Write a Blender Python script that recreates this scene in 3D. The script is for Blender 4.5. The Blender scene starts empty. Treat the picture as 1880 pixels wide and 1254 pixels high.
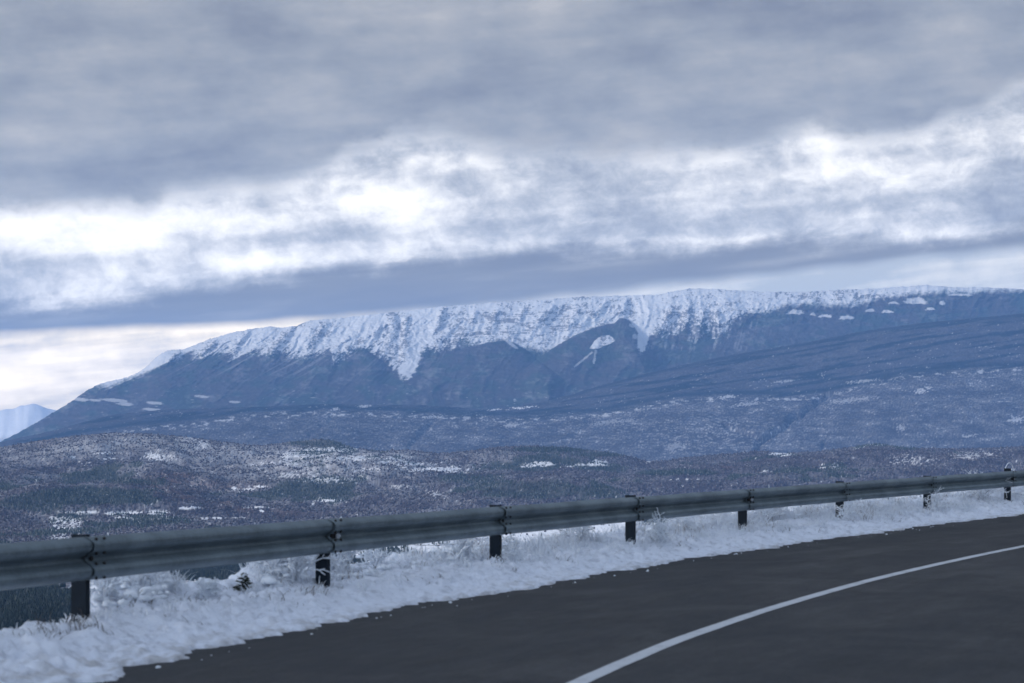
import bpy, math, random
import numpy as np
from mathutils import Vector

random.seed(7)
rng = np.random.default_rng(11)
C = bpy.context.scene.collection
SC = bpy.context.scene
F = 3655.0          # 70 mm lens, in photo pixels
YH = 780.0          # horizon row
EYE = 1.55

# ------------------------------------------------------------------ camera
cam = bpy.data.cameras.new("camera")
cam.lens = 70.0
cam.sensor_width = 36.0
cam.shift_y = (YH - 627.0) / 1880.0
cam.clip_start = 0.1
cam.clip_end = 120000
cam.dof.use_dof = True
cam.dof.focus_distance = 2500
cam.dof.aperture_fstop = 4.5
camo = bpy.data.objects.new("camera", cam)
C.objects.link(camo)
camo.location = (0, 0, EYE)
camo.rotation_euler = (math.radians(90), 0, 0)
SC.camera = camo

# ------------------------------------------------------------------ exposure
SC.view_settings.view_transform = 'Standard'
SC.view_settings.look = 'None'
SC.view_settings.exposure = 0.7
SC.view_settings.gamma = 1.0
SC.render.engine = 'CYCLES'
SC.cycles.use_denoising = True
SC.cycles.max_bounces = 8
SC.cycles.diffuse_bounces = 6
SC.cycles.glossy_bounces = 2
SC.cycles.volume_bounces = 1

# ------------------------------------------------------------------ sun
SUN_AZ = math.radians(-112)     # to the left and a little behind the camera
SUN_EL = math.radians(21)
sd = Vector((math.sin(SUN_AZ) * math.cos(SUN_EL), math.cos(SUN_AZ) * math.cos(SUN_EL), math.sin(SUN_EL)))
sun = bpy.data.lights.new("sun", 'SUN')
sun.energy = 1.7
sun.angle = math.radians(5)
sun.color = (1.0, 0.93, 0.84)
suno = bpy.data.objects.new("sun", sun)
C.objects.link(suno)
suno.rotation_euler = sd.to_track_quat('Z', 'Y').to_euler()


# ------------------------------------------------------------------ node expression helper
class E:
    nt = None

    def __init__(self, s):
        self.s = s

    @staticmethod
    def m(op, *a, clamp=False):
        n = E.nt.nodes.new('ShaderNodeMath')
        n.operation = op
        n.use_clamp = clamp
        for i, v in enumerate(a):
            if isinstance(v, E):
                E.nt.links.new(v.s, n.inputs[i])
            else:
                n.inputs[i].default_value = float(v)
        return E(n.outputs[0])

    def __add__(a, b): return E.m('ADD', a, b)
    __radd__ = __add__
    def __mul__(a, b): return E.m('MULTIPLY', a, b)
    __rmul__ = __mul__
    def __sub__(a, b): return E.m('SUBTRACT', a, b)
    def __rsub__(a, b): return E.m('SUBTRACT', b, a)
    def __truediv__(a, b): return E.m('DIVIDE', a, b)
    def madd(a, b, c): return E.m('MULTIPLY_ADD', a, b, c)


def ss(x, a, b):
    n = E.nt.nodes.new('ShaderNodeMapRange')
    n.interpolation_type = 'SMOOTHSTEP'
    E.nt.links.new(x.s, n.inputs['Value'])
    n.inputs['From Min'].default_value = a
    n.inputs['From Max'].default_value = b
    return E(n.outputs[0])


def ramp(x, pts, interp='EASE'):
    """value ramp over x already scaled 0..1; pts [(pos, val 0..1)]"""
    n = E.nt.nodes.new('ShaderNodeValToRGB')
    E.nt.links.new(x.s, n.inputs[0])
    cr = n.color_ramp
    cr.interpolation = interp
    while len(cr.elements) < len(pts):
        cr.elements.new(0.5)
    for e, (p, v) in zip(cr.elements, pts):
        e.position = p
        e.color = (v, v, v, 1) if not isinstance(v, tuple) else (*v, 1)
    return n.outputs[0]


def comb(x, y, z=0.0):
    n = E.nt.nodes.new('ShaderNodeCombineXYZ')
    for i, v in enumerate((x, y, z)):
        if isinstance(v, E):
            E.nt.links.new(v.s, n.inputs[i])
        else:
            n.inputs[i].default_value = v
    return n.outputs[0]


def fbm(vec, scale, detail=5, rough=0.55, dist=0.0, lac=2.0):
    n = E.nt.nodes.new('ShaderNodeTexNoise')
    n.noise_dimensions = '3D'
    E.nt.links.new(vec, n.inputs['Vector'])
    n.inputs['Scale'].default_value = scale
    n.inputs['Detail'].default_value = detail
    n.inputs['Roughness'].default_value = rough
    n.inputs['Distortion'].default_value = dist
    n.inputs['Lacunarity'].default_value = lac
    return n


def mixc(fac, a, b):
    n = E.nt.nodes.new('ShaderNodeMix')
    n.data_type = 'RGBA'
    if isinstance(fac, E):
        E.nt.links.new(fac.s, n.inputs[0])
    else:
        n.inputs[0].default_value = fac
    for i, v in ((6, a), (7, b)):
        if isinstance(v, tuple):
            n.inputs[i].default_value = (*v, 1)
        else:
            E.nt.links.new(v, n.inputs[i])
    return n.outputs[2]


# ------------------------------------------------------------------ world: sky texture behind layered winter cloud
def build_world():
    w = bpy.data.worlds.new("World")
    SC.world = w
    w.use_nodes = True
    nt = w.node_tree
    nt.nodes.clear()
    E.nt = nt
    out = nt.nodes.new('ShaderNodeOutputWorld')
    bg = nt.nodes.new('ShaderNodeBackground')
    bg.inputs['Strength'].default_value = 0.1
    nt.links.new(bg.outputs[0], out.inputs[0])
    sky = nt.nodes.new('ShaderNodeTexSky')
    sky.sky_type = 'NISHITA'
    sky.sun_disc = False
    sky.sun_elevation = SUN_EL
    sky.sun_rotation = SUN_AZ
    sky.air_density = 1.0
    sky.dust_density = 0.6
    tc = nt.nodes.new('ShaderNodeTexCoord')
    sep = nt.nodes.new('ShaderNodeSeparateXYZ')
    nt.links.new(tc.outputs['Generated'], sep.inputs[0])
    x, y, z = (E(sep.outputs[i]) for i in range(3))
    az = E.m('ARCTAN2', x, y)                     # bearing, 0 straight ahead
    el = z / E.m('MAXIMUM', E.m('SQRT', x * x + y * y), 0.02)   # tan of elevation
    # soft warp so that no edge is a clean curve
    base = comb(az, el * 1.5, 0.0)
    wn = fbm(base, 9.0, 5, 0.6)
    wsep = nt.nodes.new('ShaderNodeSeparateColor')
    nt.links.new(wn.outputs['Color'], wsep.inputs[0])
    wn2 = fbm(base, 38.0, 6, 0.62)
    wsep2 = nt.nodes.new('ShaderNodeSeparateColor')
    nt.links.new(wn2.outputs['Color'], wsep2.inputs[0])
    w1, w2 = E(wsep.outputs[0]) - 0.5, E(wsep.outputs[1]) - 0.5
    f1, f2 = E(wsep2.outputs[0]) - 0.5, E(wsep2.outputs[1]) - 0.5
    # everything below in hundreds of "degrees-like" units: U across (0..18.8 over the photo), V up from horizon
    U = (az * 36.55) + 9.4
    V = el * 36.55
    Uw = U + w1 * .9 + f1 * .7
    Vw = V + w2 * 0.22 + f2 * 0.34
    Vs = V + w2 * 0.18                            # the calmer stratus edges
    Un = U * (1 / 18.8)

    def curve(pts, lo, hi):
        r = ramp(Un, [(px / 1880.0, ((YH - py) / 100.0 - lo) / (hi - lo)) for px, py in pts])
        return E.m('MULTIPLY_ADD', E(r), hi - lo, lo)
    e1 = curve([(0, 395), (160, 392), (270, 392), (330, 362), (470, 342), (580, 318), (640, 272), (720, 252), (840, 256), (960, 278),
                (1100, 288), (1250, 276), (1380, 272), (1450, 248), (1490, 238), (1560, 262), (1650, 256), (1740, 222), (1880, 172)], 3.0, 7.0)
    e2 = curve([(0, 564), (200, 550), (380, 520), (500, 502), (640, 486), (800, 466), (1000, 452), (1250, 452), (1400, 438),
                (1600, 440), (1750, 438), (1880, 412)], 1.5, 4.5)
    e3 = curve([(0, 622), (150, 614), (300, 606), (450, 598), (560, 592), (680, 586), (800, 574), (920, 560), (1050, 545), (1250, 524), (1400, 510),
                (1550, 496), (1700, 478), (1880, 466)], 1.0, 4.0)
    nlow = E(fbm(comb(az * 1.0, el * 2.2, 4.0), 12.0, 5, 0.55).outputs[0]) - 0.5
    nstr = E(fbm(comb(az * 1.0, el * 9.0 - az * 0.9, 9.0), 10.0, 4, 0.5).outputs[0]) - 0.5
    nfin = E(fbm(comb(az, el * 1.3, 2.0), 62.0, 8, 0.66, .3).outputs[0]) - 0.5
    nbil = E(fbm(comb(az + w1 * .02, el * 1.45, 7.0), 26.0, 9, 0.62, .25).outputs[0]) - 0.5
    # --- middle bank of broken cloud: brightness field
    blobs = [  # px, py, rx, ry, amount
        (60, 440, 260, 48, .85), (330, 410, 240, 36, .75), (560, 385, 170, 34, .40), (735, 372, 110, 40, .70), (620, 320, 90, 22, .35),
        (755, 293, 26, 14, .75), (840, 294, 60, 14, .65), (480, 482, 95, 17, .80), (690, 462, 150, 20, .42), (290, 500, 45, 45, .30), (150, 548, 130, 20, .90),
        (30, 500, 60, 34, .20), (205, 520, 70, 24, .35), (1050, 385, 45, 26, .22), (1285, 380, 60, 9, .42), (1330, 296, 90, 20, .50),
        (1490, 270, 50, 42, .75), (1580, 315, 120, 28, .55), (1700, 268, 170, 18, .55), (1830, 240, 100, 22, .5), (1730, 330, 80, 50, .32), (1520, 370, 90, 44, .30),
        (1250, 442, 190, 9, .45), (1640, 428, 110, 14, .42), (1600, 405, 60, 10, .35), (1850, 300, 40, 14, .35), (880, 448, 70, 14, .35),
        (380, 470, 110, 34, -.34), (100, 505, 42, 20, -.70), (10, 520, 50, 40, -.35), (480, 442, 70, 11, -.45), (640, 428, 80, 15, -.52), (460, 378, 110, 18, -.40),
        (700, 300, 70, 12, -.18), (920, 360, 90, 60, -.22), (1120, 350, 130, 50, -.12), (1450, 395, 190, 28, -.42), (1340, 350, 130, 28, -.15), (1850, 400, 130, 34, -.62),
        (1720, 358, 60, 14, -.36), (1870, 316, 60, 18, -.35), (1010, 425, 260, 16, -.15),
    ]
    acc = None
    for px, py, rx, ry, am in blobs:
        du = (Uw - px / 100.0) * (100.0 / rx)
        dv = (Vw - (YH - py) / 100.0) * (100.0 / ry)
        r2 = E.m('MULTIPLY_ADD', du, du, dv * dv)
        g = E.m('POWER', 2.0, r2 * -1.0)
        acc = g * am if acc is None else E.m('MULTIPLY_ADD', g, am, acc)
    bright = acc * .67 + nlow * 0.5 + nbil * 1.9 + nfin * 1.6 + nstr * 1.1 + 0.73
    mid = nt.nodes.new('ShaderNodeValToRGB')
    nt.links.new((bright * 0.5).s, mid.inputs[0])
    cr = mid.color_ramp
    stops = [(0.0, (.34, .37, .43)), (.18, (.44, .47, .52)), (.32, (.56, .585, .625)), (.46, (.74, .75, .77)), (.62, (1.0, .99, .97)), (1.0, (1.5, 1.45, 1.4))]
    while len(cr.elements) < len(stops):
        cr.elements.new(.5)
    for e, (p, c) in zip(cr.elements, stops):
        e.position = p
        e.color = (*c, 1)
    # --- upper grey deck
    dk = nlow * 2.3 + nstr * 0.7 + nbil * .9 + 0.50
    deck = ramp(dk, [(0.0, (.262, .290, .350)), (.45, (.365, .395, .440)), (.8, (.46, .475, .50)), (1.0, (.54, .54, .55))], 'LINEAR')
    edge1 = ss((Vw - e1) + nlow * .3 + nbil * .9 + nfin * .6, -0.22, 0.30)
    col = mixc(edge1, mid.outputs[0], deck)
    # --- light sky below the stratus band
    lo = nstr * 2.0 - ss(U, 5.0, 12.0) * .42 + .06 + nbil * .8 + nfin * .5 + 0.50
    low = ramp(lo, [(0.0, (.62, .60, .52)), (.22, (.95, .86, .68)), (.45, (1.45, 1.24, .88)), (.7, (1.9, 1.62, 1.15)), (1.0, (2.4, 2.0, 1.4))], 'LINEAR')
    cool = ramp(lo, [(0.0, (.50, .55, .60)), (.5, (.72, .75, .77)), (1.0, (1.15, 1.12, 1.05))], 'LINEAR')
    low = mixc(ss(U, 4.0, 11.0) * .85, low, cool)
    # --- stratus band
    st = nstr * 1.6 + 0.45
    strat = ramp(st, [(0.0, (.205, .222, .262)), (.5, (.270, .285, .310)), (.85, (.40, .41, .42)), (1.0, (.60, .61, .62))], 'LINEAR')
    top2 = ss(Vs - e2 + nstr * .45 + nbil * .25 + nfin * .35, -0.32, 0.14)
    col = mixc(top2, strat, col)
    bot3 = ss(Vs - e3 + nstr * .28, -0.10, 0.16)
    col = mixc(bot3, low, col)
    # thin streak layers low on the left
    # --- whole dome: away from the view the deck opens a little to the blue sky texture
    full = nt.nodes.new('ShaderNodeVectorMath')
    full.operation = 'SCALE'
    nt.links.new(col, full.inputs[0])
    fac_h = ss(el, 0.20, 0.015) * .38 + 1.0            # the cloud is thinner and brighter low over the far valley
    nt.links.new((fac_h * 6.2).s, full.inputs[3])
    gap = ss(el + nlow * .5, 0.30, 1.1) * 0.75
    res = mixc(gap, full.outputs[0], sky.outputs[0])
    back = ss(y, -0.15, 0.5)                       # behind the camera: plain deck with sky showing through
    dsc = nt.nodes.new('ShaderNodeVectorMath')
    dsc.operation = 'SCALE'
    nt.links.new(deck, dsc.inputs[0])
    dsc.inputs[3].default_value = 10.0
    rear = mixc(0.55, dsc.outputs[0], sky.outputs[0])
    rs = nt.nodes.new('ShaderNodeVectorMath')
    rs.operation = 'SCALE'
    nt.links.new(rear, rs.inputs[0])
    rs.inputs[3].default_value = 1.6
    res = mixc(back, rs.outputs[0], res)
    nt.links.new(res, bg.inputs[0])


build_world()


# ------------------------------------------------------------------ numpy noise
_perm = np.random.default_rng(5).permutation(4096)


def _h(i, j, k=0):
    return _perm[(_perm[(i + 31 * k) & 4095] + j) & 4095]


def vnoise(x, y, seed=0):
    """gradient noise about -1..1"""
    xi = np.floor(x).astype(np.int64)
    yi = np.floor(y).astype(np.int64)
    xf = x - xi
    yf = y - yi
    u = xf * xf * xf * (xf * (xf * 6 - 15) + 10)
    v = yf * yf * yf * (yf * (yf * 6 - 15) + 10)

    def g(ii, jj, fx, fy):
        a = _h(ii, jj, seed) * (2 * math.pi / 4096)
        return np.cos(a) * fx + np.sin(a) * fy
    a = g(xi, yi, xf, yf)
    b = g(xi + 1, yi, xf - 1, yf)
    c = g(xi, yi + 1, xf, yf - 1)
    d = g(xi + 1, yi + 1, xf - 1, yf - 1)
    return (a + (b - a) * u + (c - a) * v + (a - b - c + d) * u * v) * 1.5


def nf(x, y, oct=5, seed=0, gain=.5, lac=2.03):
    s = 0
    a = 1
    t = 0
    for o in range(oct):
        s = s + a * vnoise(x + 17.3 * o, y - 9.1 * o, seed + o)
        t += a
        a *= gain
        x = x * lac
        y = y * lac
    return s / t * 1.6


def ridged(x, y, oct=5, seed=0, gain=.55, lac=2.03):
    s = 0
    a = 1
    t = 0
    for o in range(oct):
        s = s + a * (1 - np.abs(vnoise(x + 5.3 * o, y + 3.1 * o, seed + o)) * 2)
        t += a
        a *= gain
        x = x * lac
        y = y * lac
    return s / t


def sstep(x, a, b):
    t = np.clip((x - a) / (b - a), 0, 1)
    return t * t * (3 - 2 * t)


def cv(pts):
    p = np.array(pts, float)
    return lambda x: np.interp(x, p[:, 0], p[:, 1])


def scv(pts, k=14):
    """smoothed polyline"""
    p = np.array(pts, float)
    xs = np.linspace(p[0, 0], p[-1, 0], 1600)
    ys = np.interp(xs, p[:, 0], p[:, 1])
    st = max(1, int(k / (xs[1] - xs[0])))
    ker = np.hanning(2 * st + 3)
    ker /= ker.sum()
    yp = np.pad(ys, st + 1, mode='edge')
    ys = np.convolve(yp, ker, 'valid')
    return lambda x: np.interp(x, xs, ys)


def blob(px, py, cx, cy, rx, ry, ang=0.0):
    c, s = math.cos(ang), math.sin(ang)
    dx = px - cx
    dy = py - cy
    a = (dx * c + dy * s) / rx
    b = (-dx * s + dy * c) / ry
    return np.exp(-(a * a + b * b) * .7)


# ------------------------------------------------------------------ mesh helpers
def mesh_np(name, verts, faces, mat, col=None, smooth=True, parent=None):
    """faces: (n,3) or (n,4) array"""
    me = bpy.data.meshes.new(name)
    verts = np.ascontiguousarray(verts, dtype=np.float32).reshape(-1, 3)
    verts[:, 2] = np.maximum(verts[:, 2], -445.0)      # nothing reaches below the valley bottom
    faces = np.ascontiguousarray(faces, dtype=np.int32)
    n, k = faces.shape
    me.vertices.add(len(verts))
    me.vertices.foreach_set('co', verts.ravel())
    me.loops.add(n * k)
    me.loops.foreach_set('vertex_index', faces.ravel())
    me.polygons.add(n)
    me.polygons.foreach_set('loop_start', np.arange(0, n * k, k, dtype=np.int32))
    me.polygons.foreach_set('loop_total', np.full(n, k, dtype=np.int32))
    me.polygons.foreach_set('use_smooth', np.full(n, smooth, dtype=bool))
    me.update(calc_edges=True)
    if col is not None:
        at = me.color_attributes.new('col', 'FLOAT_COLOR', 'POINT')
        c4 = np.ones((len(verts), 4), dtype=np.float32)
        c4[:, :3] = col
        at.data.foreach_set('color', c4.ravel())
    me.materials.append(mat)
    o = bpy.data.objects.new(name, me)
    C.objects.link(o)
    if parent:
        o.parent = parent
    return o


def grid_faces(nr, nc):
    i = np.arange(nr - 1)[:, None] * nc + np.arange(nc - 1)[None, :]
    return np.stack([i, i + 1, i + nc + 1, i + nc], -1).reshape(-1, 4)


class MB:
    def __init__(self):
        self.v = []
        self.f = []
        self.n = 0

    def add(self, v, f):
        self.v.append(np.asarray(v, float))
        self.f.extend([tuple(i + self.n for i in q) for q in f])
        self.n += len(v)

    def box(self, c, sx, sy, sz, ax=(1, 0, 0), ay=(0, 1, 0), az=(0, 0, 1)):
        ax, ay, az, c = map(np.array, (ax, ay, az, c))
        v = [c + ax * sx * i + ay * sy * j + az * sz * k for k in (-.5, .5) for j in (-.5, .5) for i in (-.5, .5)]
        self.add(v, [(0, 2, 3, 1), (4, 5, 7, 6), (0, 1, 5, 4), (2, 6, 7, 3), (0, 4, 6, 2), (1, 3, 7, 5)])

    def tube(self, pts, rad, n=6):
        pts = [np.array(p, float) for p in pts]
        rings = []
        for i, p in enumerate(pts):
            d = pts[min(i + 1, len(pts) - 1)] - pts[max(i - 1, 0)]
            d = d / (np.linalg.norm(d) + 1e-9)
            a = np.cross(d, (0.3, .2, 1) if abs(d[2]) < .9 else (1, 0, .1))
            a /= np.linalg.norm(a)
            b = np.cross(d, a)
            r = rad[i] if hasattr(rad, '__len__') else rad
            rings += [p + r * (a * math.cos(t) + b * math.sin(t)) for t in np.arange(n) * 2 * math.pi / n]
        m = len(pts)
        f = [(i * n + j, i * n + (j + 1) % n, (i + 1) * n + (j + 1) % n, (i + 1) * n + j) for i in range(m - 1) for j in range(n)]
        f += [tuple(range(n))[::-1], tuple(range((m - 1) * n, m * n))]
        self.add(rings, f)

    def build(self, name, mat, parent=None, smooth=False, link=True):
        me = bpy.data.meshes.new(name)
        me.from_pydata(np.concatenate(self.v).tolist(), [], self.f)
        me.polygons.foreach_set('use_smooth', [smooth] * len(me.polygons))
        me.materials.append(mat)
        me.update()
        o = bpy.data.objects.new(name, me)
        C.objects.link(o)
        if parent:
            o.parent = parent
        return o


def tag(o, label=None, cat=None, group=None, kind=None):
    if label: o['label'] = label
    if cat: o['category'] = cat
    if group: o['group'] = group
    if kind: o['kind'] = kind
    return o


def empty(name, loc=(0, 0, 0)):
    o = bpy.data.objects.new(name, None)
    o.empty_display_size = .2
    C.objects.link(o)
    o.location = loc
    return o


# ------------------------------------------------------------------ materials
def new_mat(name):
    m = bpy.data.materials.new(name)
    m.use_nodes = True
    E.nt = m.node_tree
    b = m.node_tree.nodes['Principled BSDF']
    b.inputs['Specular IOR Level'].default_value = 0.2
    return m, m.node_tree, b


def terrain_mat(name, nscale, amt, bump=0.0, bscale=0.05, bdist=2.0):
    m, nt, b = new_mat(name)
    a = nt.nodes.new('ShaderNodeAttribute')
    a.attribute_name = 'col'
    tc = nt.nodes.new('ShaderNodeTexCoord')
    n = fbm(tc.outputs['Object'], nscale, 3, .6)
    f = (E(n.outputs[0]) - 0.5) * (2 * amt) + 1.0
    vm = nt.nodes.new('ShaderNodeVectorMath')
    vm.operation = 'SCALE'
    nt.links.new(a.outputs['Color'], vm.inputs[0])
    nt.links.new(f.s, vm.inputs[3])
    nt.links.new(vm.outputs[0], b.inputs['Base Color'])
    b.inputs['Roughness'].default_value = .95
    b.inputs['Specular IOR Level'].default_value = 0.05
    if bump:
        n2 = fbm(tc.outputs['Object'], bscale, 5, .6)
        bp = nt.nodes.new('ShaderNodeBump')
        bp.inputs['Strength'].default_value = bump
        bp.inputs['Distance'].default_value = bdist
        nt.links.new(n2.outputs[0], bp.inputs['Height'])
        nt.links.new(bp.outputs[0], b.inputs['Normal'])
    return m


M_MOUNT = terrain_mat('mountain_surface', .02, .12, .5, .03, 6.0)
M_FOOT = terrain_mat('foothill_surface', .05, .35)
M_HILL = terrain_mat('hill_surface', .09, .35)


def simple_mat(name, col, rough=.8, metal=0.0, var=.25, scale=5.0, spec=.3, bump=0.0, bscale=40, bdist=.01):
    m, nt, b = new_mat(name)
    tc = nt.nodes.new('ShaderNodeTexCoord')
    n = fbm(tc.outputs['Object'], scale, 5, .6)
    c = mixc(E(n.outputs[0]), tuple(v * (1 - var) for v in col), tuple(min(1, v * (1 + var)) for v in col))
    nt.links.new(c, b.inputs['Base Color'])
    b.inputs['Roughness'].default_value = rough
    b.inputs['Metallic'].default_value = metal
    b.inputs['Specular IOR Level'].default_value = spec
    if bump:
        n2 = fbm(tc.outputs['Object'], bscale, 6, .65)
        bp = nt.nodes.new('ShaderNodeBump')
        bp.inputs['Strength'].default_value = bump
        bp.inputs['Distance'].default_value = bdist
        nt.links.new(n2.outputs[0], bp.inputs['Height'])
        nt.links.new(bp.outputs[0], b.inputs['Normal'])
    return m


SNOW = np.array([.78, .80, .84])
BARE = np.array([.098, .094, .104])
CONI = np.array([.035, .048, .045])
ROCK = np.array([.20, .20, .21])


def mix3(a, b, t):
    return a * (1 - t[..., None]) + b * t[..., None]


def ucols(fine, lim, step, far=.9, cstep=.012):
    mid = np.arange(-lim, lim + 1e-9, step)
    r = np.arange(lim + cstep, far, cstep)
    return np.concatenate([-r[::-1], mid, r])


def to_px(u):
    return 940 + F * u


# ------------------------------------------------------------------ far mountain range, seen past the left end of the ridge
def far_range():
    u = ucols(1, .30, .0012)
    d = np.array([20000., 20400, 20800, 21200, 21600, 22000, 22400, 23000, 24500])
    crest = scv([(-2500, 760), (-900, 700), (-300, 742), (-60, 752), (0, 742), (40, 733), (80, 735), (120, 742), (300, 760), (2000, 790), (4500, 780)], 20)
    px = to_px(u)
    cy = crest(px) + 11 + nf(px / 40, px * 0, 4, 3) * 5
    zc = (YH - cy) / F * 22000
    t = np.array([0, .12, .26, .45, .68, 1, .92, .7, 0])
    Z = -350 + (zc[None, :] + 350) * t[:, None]
    U, D = np.meshgrid(u, d)
    Z = Z + nf(U * 60, D / 900, 4, 8) * 90 * np.sin(np.pi * np.clip(t, 0, 1))[:, None]
    V = np.stack([U * D, D, Z], -1)
    s = sstep(Z + nf(U * 90, D / 500, 4, 9) * 150, -330, -100)
    col = mix3(BARE[None, None], SNOW[None, None], s)
    o = mesh_np('far_mountains', V.reshape(-1, 3), grid_faces(len(d), len(u)), M_MOUNT, col.reshape(-1, 3))
    tag(o, kind='structure')


far_range()


# ------------------------------------------------------------------ the long snowy ridge
CREST = [(-4000, 1050), (-900, 1010), (-300, 905), (-60, 838), (0, 812), (60, 780), (130, 738), (160, 716), (190, 702), (230, 694), (262, 680), (290, 652), (308, 643), (340, 641),
         (380, 624), (420, 612), (460, 604), (500, 599), (515, 602), (545, 598), (565, 589), (640, 582), (720, 573), (800, 564), (900, 556), (1000, 550), (1060, 545),
         (1130, 543), (1210, 541), (1240, 534), (1270, 529), (1320, 531), (1400, 536), (1480, 536), (1540, 532), (1600, 530), (1660, 526), (1700, 523),
         (1760, 528), (1800, 527), (1880, 531), (2200, 545), (3000, 560), (5500, 700)]
SNOWLINE = [(-4000, 600), (100, 690), (170, 708), (200, 712), (235, 700), (262, 690), (280, 680), (300, 672), (330, 664), (345, 652), (370, 656), (400, 652), (430, 656), (470, 646), (500, 652),
            (520, 648), (560, 650), (590, 640), (602, 634), (612, 662), (640, 648), (670, 644), (700, 652), (722, 668), (742, 678), (757, 668), (775, 645), (790, 636), (805, 640), (820, 634),
            (845, 622), (870, 636), (900, 640), (1000, 645), (1060, 640), (1120, 640), (1165, 640), (1182, 636), (1196, 618), (1215, 612), (1240, 606), (1275, 604), (1300, 600), (1330, 606), (1350, 585), (1380, 572), (1405, 573),
            (1430, 566), (1470, 560), (1520, 561), (1560, 562), (1600, 553), (1650, 545), (1690, 539), (1750, 540), (1800, 536), (1880, 537), (2300, 545), (5500, 600)]


def ridge():
    u = ucols(1, .29, .00042)
    nv = 330
    v = np.concatenate([np.linspace(0, 1, nv), [1.0] * 5])
    U, Vv = np.meshgrid(u, v)
    back = np.concatenate([np.zeros(nv), [80, 200, 500, 1200, 2600]])[:, None]
    d = v
    PX = to_px(U)
    crest = scv(CREST, 8)
    zc = (YH - crest(to_px(u))) / F * 15000
    zn = nf(u * 300, u * 0, 4, 2) * 6 + nf(u * 1500, u * 0, 3, 4) * 5
    zb = (YH - np.interp(to_px(u), [-300, 0, 200, 600, 1000, 1400, 1880], [905, 830, 800, 775, 770, 760, 700])) / F * 12300
    zb = np.minimum(zb, zc - 120)
    PYc = YH - F * zc / 15000
    PYb = YH - F * zb / 12300
    PY = PYb[None] + (PYc - PYb)[None] * Vv          # uniform steps in elevation angle
    PY = PY - F * zn[None] / 15000 * sstep(Vv, .93, 1.0)
    PYc = PYc - F * zn / 15000
    D = 12300 + 2700 * (1 - (1 - Vv) ** 1.5)
    # spurs and gullies run downhill: to the left on the left part, straight down farther right
    k = np.interp(PX, [0, 500, 760, 1000, 1200, 1880], [2.2, 1.5, .55, .45, .2, .5])
    hx = U * 15000
    hz_ = (YH - PY) / F * 15000
    q = hx - k * hz_ + 70 * nf(hx / 260, hz_ / 200, 3, 33)
    env = sstep(Vv, 0.0, .25) * (1 - sstep(Vv, .86, 1.0) * .8)
    sp = ridged(q / 520, hz_ / 1500, 4, 20)
    sp2 = ridged(q / 150, hz_ / 420, 4, 27)
    fine = nf(hx / 38, hz_ / 30, 5, 41, .6)
    led = nf(hx / 420, (hz_ + .05 * hx) / 26, 3, 43)
    rough = sstep(Vv, .35, .6)
    # rock ribs with their own lines down the face
    ribs = np.zeros_like(PX)
    wpx = PX + 4 * nf(PX / 12, PY / 9, 4, 101)
    wpy = PY + 3 * nf(PX / 12, PY / 9, 4, 102)
    for x0, y0, x1, y1, w, a in ((548, 590, 498, 645, 7, .9), (602, 588, 566, 632, 8, .7), (640, 618, 606, 650, 6, .8), (706, 596, 646, 640, 11, .9), (722, 574, 712, 640, 17, 1.1), (745, 585, 742, 650, 12, .9),
                                 (815, 566, 800, 600, 8, 1.), (845, 590, 800, 625, 9, .6), (872, 575, 850, 612, 9, .6), (912, 572, 900, 606, 9, .7), (962, 570, 935, 610, 11, .7), (1012, 565, 985, 606, 10, .6), (1060, 570, 1030, 606, 10, .55),
                                 (1112, 556, 1090, 580, 9, .5), (1150, 552, 1135, 572, 9, .5), (1232, 572, 1204, 622, 12, .9), (1262, 566, 1255, 612, 11, .8), (1290, 572, 1286, 616, 11, .8), (1318, 575, 1322, 612, 10, .8),
                                 (455, 608, 430, 640, 6, .6), (400, 622, 372, 650, 5, .6), (330, 646, 306, 668, 4, .7)):
        L = math.hypot(x1 - x0, y1 - y0)
        ax = np.clip(((wpx - x0) * (x1 - x0) + (wpy - y0) * (y1 - y0)) / L, 0, L)
        dx_ = wpx - (x0 + (x1 - x0) * ax / L)
        dy_ = wpy - (y0 + (y1 - y0) * ax / L)
        ww = w * (.45 + .75 * ax / L)
        ribs = np.maximum(ribs, a * np.exp(-(dx_ * dx_ + dy_ * dy_) / (ww * ww)))
    D = D - ribs * 75 * (1 - sstep(Vv, .93, 1.0))
    D = D - env * ((sp - .2) * 125 + (sp2 - .2) * 9 * (.4 + .6 * rough) + fine * (3 + 15 * rough) + led * 4 * rough * blob(PX, PY, 980, 600, 300, 40))
    # buttress hills standing out in front of the wall
    for pts, w in (([(760, 700), (800, 668), (830, 648), (860, 637), (900, 627), (925, 625), (945, 629), (965, 642), (985, 660), (1040, 700)], 260),
                   ([(950, 690), (1000, 648), (1030, 628), (1060, 612), (1090, 600), (1110, 594), (1128, 592), (1137, 583), (1146, 582), (1156, 588), (1166, 600), (1178, 622), (1192, 650), (1215, 690)], 330),
                   ([(690, 720), (720, 690), (745, 681), (775, 690), (830, 720)], 200),
                   ([(640, 690), (655, 642), (668, 640), (720, 676)], 160),
                   ([(1200, 700), (1240, 655), (1290, 628), (1340, 618), (1400, 602), (1470, 596), (1560, 598), (1650, 600), (1760, 640)], 160)):
        yy = scv(pts, 5)(PX)
        inside = sstep(PX, pts[0][0], pts[0][0] + 45) * (1 - sstep(PX, pts[-1][0] - 35, pts[-1][0]))
        dep = np.clip((PY - yy) / 45, 0, 1)
        D = D - inside * w * 1.5 * np.sqrt(dep) * (1 - sstep(PY, 650, 770))
    D = D + back
    Z = (YH - PY) / F * D
    Z = Z - back * (.30 + (PYc[None] * 0)) - 0
    Z[0] -= 60
    X = U * D
    slant = k * .6
    PYt = PY.copy()
    # ---- cover
    slq = PX + (PY - 600) * k                  # gully coordinate
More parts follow.
